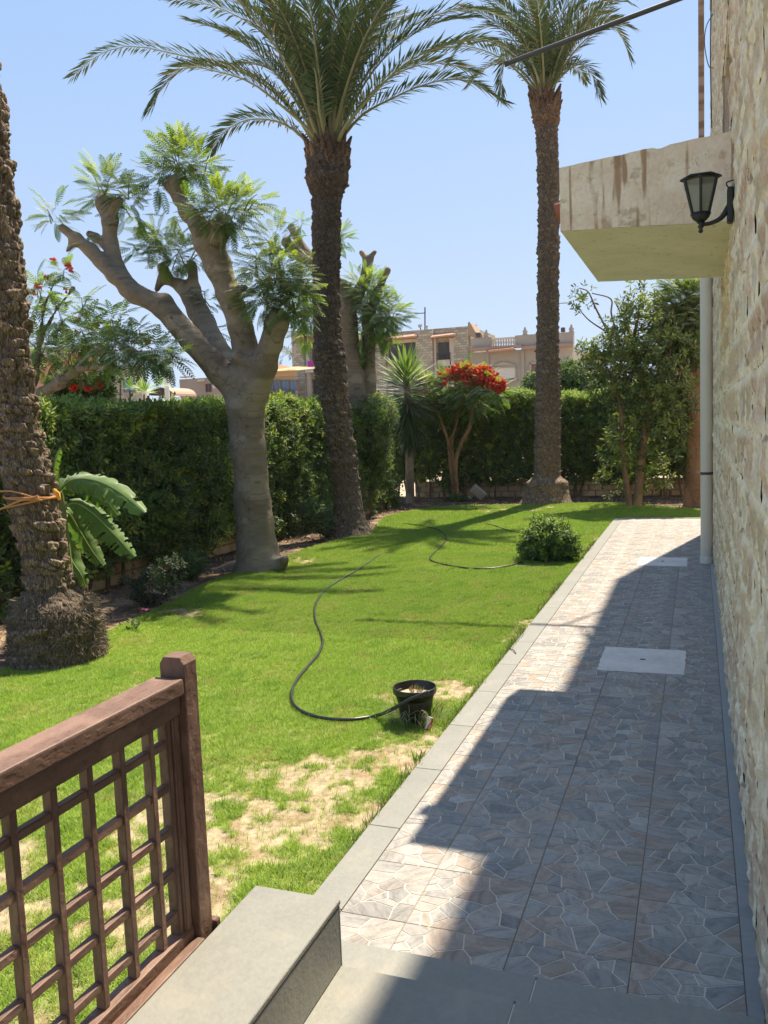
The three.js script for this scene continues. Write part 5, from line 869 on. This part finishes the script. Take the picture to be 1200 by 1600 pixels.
// ================================================================ THINGS ON THE LAWN
{
  const t = thing('flower_pot', 'black plastic flower pot of dry sand on the lawn near the kerb', 'flower pot'), P = gnd(648, 1108, LAWN); P.z = -5.46; P.x = -1.85;
  const black = std({ color: rgb(0.016, 0.017, 0.017), roughness: 0.38 }), prof = [[0.0, 0.0], [0.095, 0.0], [0.10, 0.004], [0.132, 0.205], [0.135, 0.21], [0.150, 0.212], [0.152, 0.218], [0.152, 0.248], [0.149, 0.254], [0.143, 0.252], [0.139, 0.22], [0.128, 0.17], [0.0, 0.17]];
  const g = new THREE.LatheGeometry(prof.map(([r, y]) => new THREE.Vector2(r, y)), 48); g.translate(P.x, LAWN, P.z); put('pot', g, black, t);
  const s = new GB(), R = rng(701), rings = []; for (let k = 0; k <= 8; k++) { const ring = []; for (let a = 0; a < 28; a++) { const r = 0.137 * k / 8, an = a / 28 * 6.2832; ring.push(s.v(V(P.x + Math.cos(an) * r, LAWN + 0.196 + 0.012 * fbm(Math.cos(an) * r * 25 + 9, Math.sin(an) * r * 25 + 9, 3, 703) - 0.006 * (k / 8), P.z + Math.sin(an) * r), Math.cos(an) * r * 3, Math.sin(an) * r * 3)); } rings.push(ring); }
  for (let k = 0; k < 8; k++) for (let a = 0; a < 28; a++) { const b = (a + 1) % 28; s.tri(rings[k][a], rings[k + 1][b], rings[k + 1][a]); s.tri(rings[k][a], rings[k][b], rings[k + 1][b]); }
  put('soil', s.geo(), std({ map: sandMap, roughness: 1, bumpMap: fineBump, bumpScale: 0.01 }), t);
  const w = new GB(); for (let k = 0; k < 60; k++) { const a = R() * 6.28, r = 0.05 * Math.sqrt(R()) , d = V((R() - 0.5) * 0.9, 1, (R() - 0.5) * 0.9).normalize(), b = V(P.x + 0.015 + Math.cos(a) * r, LAWN + 0.20 + R() * 0.03, P.z + 0.02 + Math.sin(a) * r); w.col = R() < 0.5 ? [0.14, 0.15, 0.035] : [0.28, 0.20, 0.10]; w.blade(b, d, V(Math.cos(a), 0, Math.sin(a)), 0.03 + R() * 0.035, 0.007, V(0.005, 0, 0.004)); }
  put('weed', w.geo(), leafGreen, t).userData.kind = 'stuff';
  // long grass and dry stalks round the pot
  const gl = thing('long_grass', 'uncut grass and dry stalks growing round the black flower pot', 'grass'); gl.userData.kind = 'stuff';
  const q = new GB(); for (let k = 0; k < 420; k++) { const a = R() * 6.283, r = 0.10 + 0.10 * R(), b = V(P.x + Math.cos(a) * r, LAWN, P.z + Math.sin(a) * r), d = V((R() - 0.5) * 0.9 + Math.cos(a) * 0.3, 1, (R() - 0.5) * 0.9 + Math.sin(a) * 0.3).normalize(), dry = R() < 0.2, j = 0.6 + R() * 0.7; q.col = dry ? [0.36 * j, 0.30 * j, 0.16 * j] : [0.10 * j, 0.17 * j, 0.025 * j]; q.blade(b, d, V(-Math.sin(a), 0, Math.cos(a)), 0.06 + R() * 0.11, dry ? 0.003 : 0.006, V(Math.cos(a) * 0.05 * R(), -0.03 * R(), Math.sin(a) * 0.05 * R() + 0.01)); }
  for (let k = 0; k < 16; k++) { const b = V(P.x - 0.05 + R() * 0.2, LAWN, P.z + 0.12 + R() * 0.05), dx = (R() - 0.6) * 0.26, h = 0.08 + R() * 0.09; q.col = [0.38, 0.34, 0.22]; q.tube(curve([b, b.clone().add(V(dx * 0.4, h, 0.02)), b.clone().add(V(dx, h * 0.75, 0.05))], 6), 0.0018, 3, false); }
  put('blades', q.geo(), leafGreen, gl).userData.kind = 'stuff';
  // kerb edge grass
  const ke = thing('kerb_grass', 'ragged tufts of grass leaning over the kerb edge', 'grass'); ke.userData.kind = 'stuff';
  const e = new GB(); for (let k = 0; k < 2600; k++) { const z = -2.6 - R() * 12, dd = fbm(z * 1.3, 2, 3, 711); if (dd < 0.42) continue; const b = V(-1.572 - R() * 0.05, LAWN, z), a = R() * 6.28, d = V((R() - 0.35) * 0.9, 1, (R() - 0.5) * 0.9).normalize(), j = 0.6 + R() * 0.7; e.col = R() < 0.12 ? [0.34, 0.28, 0.13] : [0.12 * j, 0.19 * j, 0.025 * j]; e.blade(b, d, V(-Math.sin(a), 0, Math.cos(a)), 0.045 + R() * 0.06 * (dd > 0.55 ? 1.6 : 1), 0.005, V(d.x * 0.02, -0.015, 0)); }
  put('blades', e.geo(), leafGreen, ke).userData.kind = 'stuff';
  // crumpled drinks tin
  const c = thing('drink_can', 'small crushed red and white can lying beside the black flower pot', 'can'), C = V(-1.715, LAWN + 0.045, -5.33);
  const can = new GB(), red = [0.62, 0.03, 0.05], white = [0.75, 0.73, 0.70]; const rr = [0.026, 0.028, 0.026, 0.022, 0.027, 0.028, 0.024], ids = []; const ax = V(0.25, 0.9, -0.3).normalize(), U = V(0, 0, 0).crossVectors(ax, V(1, 0, 0)).normalize(), W2 = V(0, 0, 0).crossVectors(ax, U);
  rr.forEach((r, k) => { const row = []; for (let a = 0; a <= 14; a++) { const an = (a / 14) * 6.2832; can.col = (k < 3 ? h2(a % 14, 1, 5) < 0.8 : h2(Math.floor((a % 14) / 3), 2, 6) < 0.5) ? red : white; const q2 = r * (1 - 0.35 * Math.max(0, Math.cos(an - 1.2)) * (k > 1 && k < 5 ? 1 : 0)); row.push(can.v(C.clone().addScaledVector(ax, (k - 3) * 0.013).addScaledVector(U, Math.cos(an) * q2).addScaledVector(W2, Math.sin(an) * q2))); } ids.push(row); if (k) for (let a = 0; a < 14; a++) { can.tri(ids[k - 1][a], ids[k - 1][a + 1], row[a + 1]); can.tri(ids[k - 1][a], row[a + 1], row[a]); } });
  put('body', can.geo(), std({ vertexColors: true, roughness: 0.35, metalness: 0.2 }), c); const lid = new THREE.CylinderGeometry(0.024, 0.024, 0.003, 16); lid.applyMatrix4(basis(C.clone().addScaledVector(ax, 0.04), ax, 0, 1)); put('lid', lid, std({ color: rgb(0.6, 0.6, 0.6), metalness: 0.8, roughness: 0.4 }), c);
}
{
  const rubber = std({ color: rgb(0.022, 0.024, 0.024), roughness: 0.42 });
  const lay = (px) => px.map(([x, y, h]) => gnd(x, y, LAWN + (h || 0.028)));
  const t = thing('garden_hose', 'long black garden hose snaking over the lawn up to the flower pot', 'hose');
  const P = lay([[592, 868, 0.02], [575, 880, 0.026], [548, 897], [522, 912], [503, 928], [492, 948], [493, 970], [501, 990], [504, 1005], [497, 1022], [480, 1042], [464, 1062], [456, 1080], [457, 1096], [468, 1109], [492, 1119], [520, 1123.5], [552, 1124], [585, 1119]]);
  P.push(at(615, 1107, 5.29), at(642, 1092, 5.27), at(668, 1082, 5.30));
  const g = new GB(); g.tube(new THREE.CatmullRomCurve3(P, false, 'centripetal').getPoints(200), 0.0125, 8); put('tube', g.geo(), rubber, t);
  const e = new GB(), a = P[P.length - 2], b = P[P.length - 1]; e.tube([b.clone().lerp(a, 0.3), b.clone().lerp(a, -0.08)], 0.0145, 10); put('nozzle', e.geo(), std({ color: rgb(0.03, 0.03, 0.03), roughness: 0.3 }), t);
  const t2 = thing('garden_hose', 'black hose lying in a wide loop on the far lawn beside the round bush', 'hose');
  const g2 = new GB(); g2.tube(new THREE.CatmullRomCurve3(lay([[815, 878], [795, 884], [765, 888], [735, 888], [705, 884], [682, 879], [672, 874], [676, 866], [688, 855], [696, 845], [694, 834], [680, 826], [655, 821], [630, 818]]), false, 'centripetal').getPoints(140), 0.0125, 8); put('tube', g2.geo(), rubber, t2);
  const t3 = thing('garden_hose', 'thin black pipe lying straight on the lawn left of the round bush', 'hose');
  const g3 = new GB(); g3.tube(new THREE.CatmullRomCurve3(lay([[755, 817], [775, 822], [795, 829], [815, 833]]), false, 'centripetal').getPoints(30), 0.010, 8); put('tube', g3.geo(), rubber, t3);
}
{ const t = thing('twig', 'small dark dry twig lying on the pale kerb', 'twig'), a = gnd(796, 1013, 0.008), b = gnd(806, 1021, 0.008), g = new GB(); g.tube(curve([a, a.clone().lerp(b, 0.5).add(V(0.01, 0.006, 0)), b], 6), 0.004, 5); put('stick', g.geo(), std({ color: rgb(0.07, 0.05, 0.035) }), t); }
// old tin box with a wire handle leaning at the hedge
{
  const t = thing('metal_canister', 'old pale metal canister with a wire handle lying tilted at the far hedge', 'canister'), B = at(747, 770, 22.2), m = std({ color: rgb(0.42, 0.40, 0.36), metalness: 0.35, roughness: 0.55 });
  B.y = 0.17; const body = new RoundedBoxGeometry(0.26, 0.42, 0.17, 2, 0.03); const M = new THREE.Matrix4().makeRotationFromEuler(new THREE.Euler(0.25, 0.3, 0.75)).setPosition(B); put('body', body.applyMatrix4(M), m, t);
  for (const s of [-0.06, 0, 0.06]) put('rib', new RoundedBoxGeometry(0.02, 0.36, 0.18, 1, 0.005).translate(s, 0, 0).applyMatrix4(M), m, t);
  const g = new GB(); g.tube(curve([[-0.08, 0.2, 0], [-0.1, 0.34, 0.02], [0.06, 0.42, 0.02], [0.17, 0.5, 0], [0.2, 0.62, 0]].map((p) => V(...p).applyMatrix4(M)), 16), 0.01, 5); put('handle', g.geo(), std({ color: rgb(0.2, 0.19, 0.18), metalness: 0.6, roughness: 0.5 }), t);
  const r = thing('stone', 'small pale stone lying beside the tilted canister', 'stone'); const sg = new THREE.IcosahedronGeometry(0.09, 2), p = sg.attributes.position; for (let i = 0; i < p.count; i++) { const k = 0.75 + 0.5 * n3(p.getX(i) * 12, p.getY(i) * 12, p.getZ(i) * 12, 3); p.setXYZ(i, p.getX(i) * k * 1.5, p.getY(i) * k * 0.6, p.getZ(i) * k); } sg.computeVertexNormals(); const q = gnd(730, 780, LAWN); sg.translate(q.x, LAWN + 0.03, q.z); put('rock', sg, std({ color: rgb(0.5, 0.47, 0.42) }), r);
}

// ================================================================ HOUSES BEYOND
{
  const block = std({ map: rep(blockMap, 0.35, 0.35), roughness: 0.95 }), clay = std({ map: rep(clayMap, 0.35, 0.35), roughness: 0.95 }), render = std({ map: rep(renderMap, 0.1, 0.1), roughness: 0.95 });
  const pale = std({ color: rgb(0.56, 0.48, 0.38) }), dark = std({ color: rgb(0.025, 0.022, 0.02), roughness: 0.4 }), tile = std({ color: rgb(0.42, 0.235, 0.155), roughness: 0.85 }), iron = std({ color: rgb(0.04, 0.04, 0.045), roughness: 0.5 }), trim = std({ color: rgb(0.33, 0.20, 0.15) }), shut = std({ color: rgb(0.62, 0.58, 0.52), roughness: 0.6 });
  const blue = std({ color: rgb(0.09, 0.16, 0.27), roughness: 0.15 }), brown = std({ color: rgb(0.18, 0.11, 0.07) });
  let D = 60;
  const X = (px, py) => at(px, py, D).x, Y = (px, py) => at(px, py, D).y;
  // px rectangle to a box; f = how far its front stands proud of the facade plane, b = how deep it goes back
  const rect = (g, x0, y0, x1, y1, f = 0, b = 0.3) => { const cy = (y0 + y1) / 2, cx = (x0 + x1) / 2; g.box(X(x0, cy), Y(cx, y1), -D - b, X(x1, cy), Y(cx, y0), -D + f); };
  const ray2 = (o, m, x0, y0, x1, y1, depth) => { const g = new GB(), cy = (y0 + y1) / 2, cx = (x0 + x1) / 2, q = (1 + depth / D) * 0.999, a = X(x0, cy), b = X(x1, cy), lo = Y(cx, y1), hi = Y(cx, y0), P = [V(a, lo, -D), V(b, lo, -D), V(b * q, lo, -D - depth), V(a * q, lo, -D - depth)], T = P.map((p) => p.clone().setY(hi)); for (let k = 0; k < 4; k++) { const n = (k + 1) % 4, w = P[k].distanceTo(P[n]), h = hi - lo, i = [g.v(P[k], 0, 0), g.v(P[n], w, 0), g.v(T[n], w, h), g.v(T[k], 0, h)]; g.tri(i[0], i[1], i[2]); g.tri(i[0], i[2], i[3]); } g.face(...T); return put('wall', g.geo(true), m, o); };
  const part = (name, o, m, list) => { const g = new GB(); list.forEach((r) => rect(g, ...r)); return put(name, g.geo(true), m, o); };
  const eave = (o, x0, y0, x1, y1, f) => { const g = new GB(), n = Math.round((x1 - x0) / 2.6), cx = (x0 + x1) / 2; for (let k = 0; k < n; k++) { const px = x0 + ((k + 0.5) / n) * (x1 - x0); g.tube([V(X(px, y1), Y(cx, y1) + (px - cx) * 0.0018, -D + f), V(X(px, y1), Y(cx, y0) + (px - cx) * 0.0018, -D - 0.6)], 0.075, 6); } rect(g, x0, y1 - 1, x1, y1 + 1.2, f - 0.1, 0.3); return put('tile_eave', g.geo(true), tile, o); };
  const railing = (o, x0, y0, x1, y1, f) => { const g = new GB(); rect(g, x0, y0, x1, y0 + 1, f + 0.05, -f + 0.02); for (let x = x0; x <= x1; x += 2) rect(g, x, y0, x + 0.5, y1, f + 0.04, -f + 0.01); return put('balcony_railing', g.geo(true), iron, o); };
  const win = (o, x0, y0, x1, y1, m = dark, name = 'window') => { const w = part(name, o, brown, [[x0 - 0.7, y0 - 0.7, x1 + 0.7, y0, 0.06], [x0 - 0.7, y1, x1 + 0.7, y1 + 0.7, 0.06], [x0 - 0.7, y0, x0, y1, 0.06], [x1, y0, x1 + 0.7, y1, 0.06], [(x0 + x1) / 2 - 0.25, y0, (x0 + x1) / 2 + 0.25, y1, 0.03]]); const g = new GB(); rect(g, x0, y0, x1, y1, 0.012, 0.05); put('pane', g.geo(true), m, w); return w; };
  // apartment house of pale stone
  const A = thing('apartment_building', 'two storey pale stone apartment house with tiled eaves and aerials, behind the dark palm trunk', 'building');
  part('wall', A, block, [[464, 520, 738, 720, 0, 8], [464, 517, 482, 720, 0.5, 0], [584, 524, 607, 700, 0.4, 0], [655, 516, 681, 700, 0.5, 0], [714, 515, 735, 700, 0.5, 0]]);
  part('facade_panel', A, pale, [[482.5, 526, 488, 700, 0.3, -0.02], [498, 526, 566, 560, 0.15, -0.02], [681.5, 528, 685, 700, 0.25, -0.02], [706, 528, 713.5, 700, 0.25, -0.02], [685, 562.5, 706, 572, 0.25, -0.02], [607.5, 531, 654.5, 536, 0.2, -0.02]]);
  part('parapet', A, pale, [[484, 572, 502, 583, 0.9, -0.01], [566, 568, 588, 580.5, 0.9, -0.01], [484, 618, 520, 622, 0.6, -0.01]]);
  win(A, 568, 547, 583, 567, dark); win(A, 608.5, 536.5, 654, 561, dark); win(A, 685.6, 535, 706, 561, dark); win(A, 685.6, 574, 706, 600, dark); win(A, 489, 545, 500, 571, dark); win(A, 490, 593, 501, 617, dark, 'balcony_door');
  railing(A, 566, 558, 588, 568, 0.8); railing(A, 685, 552, 706, 562, 0.3); railing(A, 607, 558, 655, 565, 0.3);
  eave(A, 604, 521, 656, 530, 0.9); eave(A, 677, 519, 716, 527, 0.9); eave(A, 466, 523, 500, 528, 0.9);
  { const g = new GB(), c = [[567, 614]]; const cx = 575, cy = 604, rx = 15, ry = 15; const s = []; for (let k = 0; k <= 14; k++) { const a = Math.PI * (k / 14); s.push([cx + Math.cos(a) * rx, cy - Math.sin(a) * ry]); } const P = (q, z) => V(X(q[0], q[1]), Y(q[0], q[1]), -D + z); for (let k = 0; k < 14; k++) { g.face(P([cx, cy + 12], 0.05), P(s[k], 0.05), P(s[k + 1], 0.05)); } g.face(P([cx - rx, cy], 0.05), P([cx + rx, cy], 0.05), P([cx + rx, cy + 16], 0.05), P([cx - rx, cy + 16], 0.05)); const d = put('arched_door', g.geo(), dark, A); const h = new GB(); for (let k = 0; k < 14; k++) { const o = (q, e) => [cx + (q[0] - cx) * e, cy + (q[1] - cy) * e]; h.face(P(s[k], 0.09), P(s[k + 1], 0.09), P(o(s[k + 1], 1.13), 0.09), P(o(s[k], 1.13), 0.09)); } put('arch', h.geo(), pale, d); const cu = new GB(); rect(cu, 575, 594, 585, 604, 0.09, -0.06); put('curtain', cu.geo(true), std({ color: rgb(0.4, 0.42, 0.46) }), d); }
  { const an = new GB(); an.tube([at(664, 518, D), at(664, 480, D)], 0.05, 5); an.tube([at(648, 490, D), at(665, 489, D)], 0.035, 5); put('aerial', an.geo(), iron, A); for (const [x, y, r] of [[657, 510, 4.4], [667, 511, 3.6]]) { const g = new THREE.SphereGeometry(r * D / F, 14, 6, 0, 6.283, 0, 0.9); g.rotateX(1.3); const p = at(x, y, D - 0.4); g.translate(p.x, p.y, p.z); put('satellite_dish', g, std({ color: rgb(0.4, 0.4, 0.42) }), A); const q = new GB(); q.tube([at(x, y, D - 0.2), at(x + 0.5, 519, D - 0.2)], 0.04, 5); put('dish_mast', q.geo(), iron, A); } }
  part('cloth', A, std({ color: rgb(0.45, 0.03, 0.28) }), [[489, 565, 498, 573.5, 0.95, -0.9]]);
  { const g = new GB(); D = 59.5; const P = (x, y, z) => V(X(x, y), Y(x, y), -D + z); for (const z of [0, -2]) g.face(P(731, 524, z), P(731, 505, z), P(733, 502, z), P(735, 505, z), P(743, 519, z), P(743, 528, z)); g.face(P(735, 505, 0), P(743, 519, 0), P(743, 519, -2), P(735, 505, -2)); put('gable', g.geo(true), clay, A); }
  // villa with balustrade
  D = 58; const B = thing('villa', 'sandy rendered villa with a roof balustrade and urn finials, behind the tall palm', 'house');
  part('wall', B, render, [[737, 546, 896, 720, 0, 9], [737, 527.5, 768.5, 545, 0.05, 0.5], [805, 523, 842, 542, 0.05, 0.5], [868, 519.5, 896, 538, 0.05, 0.5]]);
  part('cornice', B, trim, [[736, 542, 816.5, 546.5, 0.45, -0.06], [816.5, 539.5, 897, 544, 0.45, -0.06]]);
  part('pilaster', B, render, [[762, 547, 766, 700, 0.12, -0.01], [816, 547, 821, 700, 0.12, -0.01]]);
  eave(B, 766, 542, 805, 548, 0.7);
  for (let k = 0; k < 9; k++) { const x = 771 + k * 4, g = new THREE.LatheGeometry([[0.05, 0], [0.09, 0.02], [0.05, 0.08], [0.085, 0.25], [0.05, 0.42], [0.09, 0.5]].map(([r, y]) => new THREE.Vector2(r, y)), 8), p = at(x, 541.5 - k * 0.16, D); g.translate(p.x, p.y, p.z); put('baluster', g, pale, B); }
  part('balustrade_rail', B, pale, [[768.5, 527.5, 805, 530, 0.12, 0.12], [768.5, 540.5, 805, 542.5, 0.12, 0.12], [842, 523, 868, 525, 0.12, 0.12]]);
  for (const [x, y] of [[759.5, 527], [820, 523], [892.5, 519]]) { const p = at(x, y, D), g = new THREE.LatheGeometry([[0.17, -0.02], [0.2, 0.05], [0.12, 0.1], [0.18, 0.22], [0.12, 0.33], [0.05, 0.4], [0.09, 0.47], [0.0, 0.54]].map(([r, q]) => new THREE.Vector2(r, q)), 12); g.translate(p.x, p.y, p.z - 0.15); put('urn_finial', g, render, B); }
  for (const [x, y] of [[748.5, 524], [880, 516]]) part('floodlight', B, iron, [[x - 3, y - 4, x + 3, y + 3, 0.2, 0.1]]);
  { const s = part('window', B, render, [[769, 572.5, 807, 575, 0.14, -0.01], [769, 575, 771, 594, 0.1, -0.01], [805, 575, 807, 594, 0.1, -0.01], [768, 593.5, 808, 596.5, 0.16, -0.01]]); const g = new GB(); for (let k = 0; k < 8; k++) rect(g, 771, 575.2 + k * 2.1, 805, 575.2 + k * 2.1 + 1.8, 0.05, -0.01); put('shutter', g.geo(true), shut, s); const h = new GB(); rect(h, 771, 592, 805, 593.4, 0.02, -0.005); put('pane', h.geo(true), dark, s); const pd = new GB(), P = (x, y) => V(X(x, y), Y(x, y), -D + 0.12); pd.face(P(768, 572), P(788, 565), P(808, 571)); put('pediment', pd.geo(true), render, s); }
  { const l = part('loggia', B, brown, [[831, 567.5, 879, 600, 0.02, -0.005]]); const g = new GB(); rect(g, 828, 565, 882, 567.5, 0.14, -0.01); rect(g, 828, 567.5, 831, 605, 0.14, -0.01); rect(g, 879, 567.5, 882, 605, 0.14, -0.01); put('frame', g.geo(true), render, l); const d = new GB(); rect(d, 865, 578, 869, 600, 0.05, -0.03); put('door', d.geo(true), shut, l); const b = new GB(); for (let x = 832; x < 879; x += 2.5) rect(b, x, 595, x + 1, 600, 0.12, -0.05); rect(b, 831, 594, 879, 595.3, 0.14, -0.05); put('railing', b.geo(true), pale, l); }
  // far right gazebo with clay roof
  D = 66; const Gz = thing('tiled_porch', 'small porch with a clay roof beyond the bushy tree, right of the villa', 'porch'); part('roof', Gz, tile, [[896, 552, 936, 562, 1.5, 3], [898, 562, 934, 569, 1.2, 2.6]]); part('pillar', Gz, clay, [[908, 569, 914.5, 660, 0.3, 0.3]]); part('pillar', Gz, clay, [[930, 569, 936, 660, 0.3, 0.3]]);
  D = 62; const Hr = thing('far_house', 'pale house with a clay tiled roof seen beside the trunk near the downpipe', 'house'); part('wall', Hr, pale, [[1054, 580, 1150, 720, 0, 6]]); { const r = part('roof', Hr, tile, [[1050, 571, 1150, 580, 0.8, 6]]); } win(Hr, 1064, 586, 1072, 600, dark);
  // left houses
  D = 46; const C = thing('brick_house', 'orange brick house behind the spreading flame tree', 'house'); ray2(C, clay, 40, 556, 158, 720, 7); part('wall_panel', C, block, [[91, 556, 103, 600, 0.1, -0.01]]); eave(C, 40, 549, 160, 557, 0.7); part('parapet', C, render, [[40, 541, 158, 549, 0, 0.3]]);
  D = 43; const E = thing('rendered_house', 'pale rendered house with a blue window, above the hedge between flame tree and white post', 'house'); ray2(E, render, 158, 571, 231, 720, 8); part('corner_strip', E, pale, [[225, 570, 231, 720, 0.06, -0.005]]); part('window_surround', E, pale, [[192, 588, 215, 591.5, 0.08, -0.005], [212.5, 591.5, 216, 612, 0.08, -0.005]]); win(E, 194, 592, 211, 612, blue); { const g = new GB(), p = at(219.5, 599, D); g.box(p.x - 0.06, p.y - 0.06, p.z, p.x + 0.06, p.y + 0.06, p.z + 0.08); put('wall_light', g.geo(), dark, E); }
  D = 30; const Po = thing('white_post', 'plain white concrete post standing beyond the left hedge', 'post'); { const a = at(268, 720, D), b = at(266, 560, D), g = new THREE.CylinderGeometry(0.10, 0.11, b.y - a.y, 16); g.translate(a.x, (a.y + b.y) / 2, a.z); put('shaft', g, std({ color: rgb(0.55, 0.55, 0.54) }), Po); const c = new THREE.CylinderGeometry(0.14, 0.14, 0.06, 16); c.translate(a.x, b.y + 0.03, a.z); put('cap', c, std({ color: rgb(0.55, 0.55, 0.54) }), Po); }
  D = 62; const H = thing('flat_roof_house', 'low beige flat roofed house between the white post and the pruned tree', 'house'); ray2(H, render, 284, 590, 366, 720, 7); part('parapet', H, pale, [[283, 588, 300, 590, 0.2, 0.3], [310, 593, 320, 596, 0.2, -0.01]]); win(H, 322, 600, 330, 612, dark); { const p = at(337, 604, D - 0.5), g = new THREE.SphereGeometry(0.28, 14, 6, 0, 6.283, 0, 0.9); g.rotateX(1.3); g.translate(p.x, p.y, p.z); put('satellite_dish', g, std({ color: rgb(0.55, 0.53, 0.52) }), H); }
  D = 48; const Ar = thing('arched_shed', 'dark arched roof of a shelter behind the young yuccas', 'shelter'); { const g = new GB(), P = (x, y, z) => V(X(x, y), Y(x, y), -D + z), s = []; for (let k = 0; k <= 12; k++) { const a = Math.PI * k / 12; s.push([250 - Math.cos(a) * 18, 618 - Math.sin(a) * 13]); } for (let k = 0; k < 12; k++) g.face(P(...s[k], 0), P(...s[k + 1], 0), P(...s[k + 1], -3), P(...s[k], -3)); put('roof', g.geo(), std({ color: rgb(0.42, 0.28, 0.2) }), Ar); const h = new GB(); for (let k = 0; k < 12; k++) { const o = (q) => [250 + (q[0] - 250) * 0.9, 618 + (q[1] - 618) * 0.9]; h.face(P(250, 618, -0.1), P(...o(s[k]), -0.1), P(...o(s[k + 1]), -0.1)); } put('end_panel', h.geo(), dark, Ar); const q = new GB(); rect(q, 232, 618, 234, 720, 0, 0.2); rect(q, 266, 618, 268, 720, 0, 0.2); put('post', q.geo(true), dark, Ar); }
  D = 52; const O = thing('bungalow', 'bungalow with a clay roof and blue curtained windows left of the apartment house', 'house'); ray2(O, render, 350, 584, 466, 720, 8);
  { const g = new GB(), P = (x, y, z) => V(X(x, y), Y(x, y), -D + z); g.face(P(345, 583, 0.8), P(468, 580, 0.8), P(468, 571, -3), P(435, 569, -3), P(345, 574, -3)); g.face(P(405, 582, 0.5), P(424, 568, -1), P(440, 572, -1.5), P(452, 580, 0.5)); put('roof', g.geo(true), std({ color: rgb(0.62, 0.34, 0.17), roughness: 0.9 }), O); part('fascia', O, std({ color: rgb(0.40, 0.27, 0.15) }), [[350, 582, 466, 591, 0.5, -0.01]]); }
  for (let k = 0; k < 4; k++) win(O, 415.5 + k * 12.6, 594.5, 426.5 + k * 12.6, 609.5, blue); part('balcony_railing', O, iron, [[412, 612, 466, 621, 0.5, -0.4]]);
  D = 75; const Pf = thing('far_palm', 'small pale palm crown far off, left edge of the apartment house', 'palm tree'); { const C0 = at(460, 556, D); for (let k = 0; k < 14; k++) put('frond', frondGeo(frondCurve(C0, k * 2.4, 0.9 - 0.04 * k, 2.6, 1.7), { seed: 970 + k, pairs: 16, leaf: 0.6, wid: 0.07 }), frondMat, Pf); const g = new GB(); g.tube([C0, V(C0.x, 0, C0.z)], 0.25, 8); put('trunk', g.geo(), palmMat, Pf); }
}
renderer.render(scene, camera);
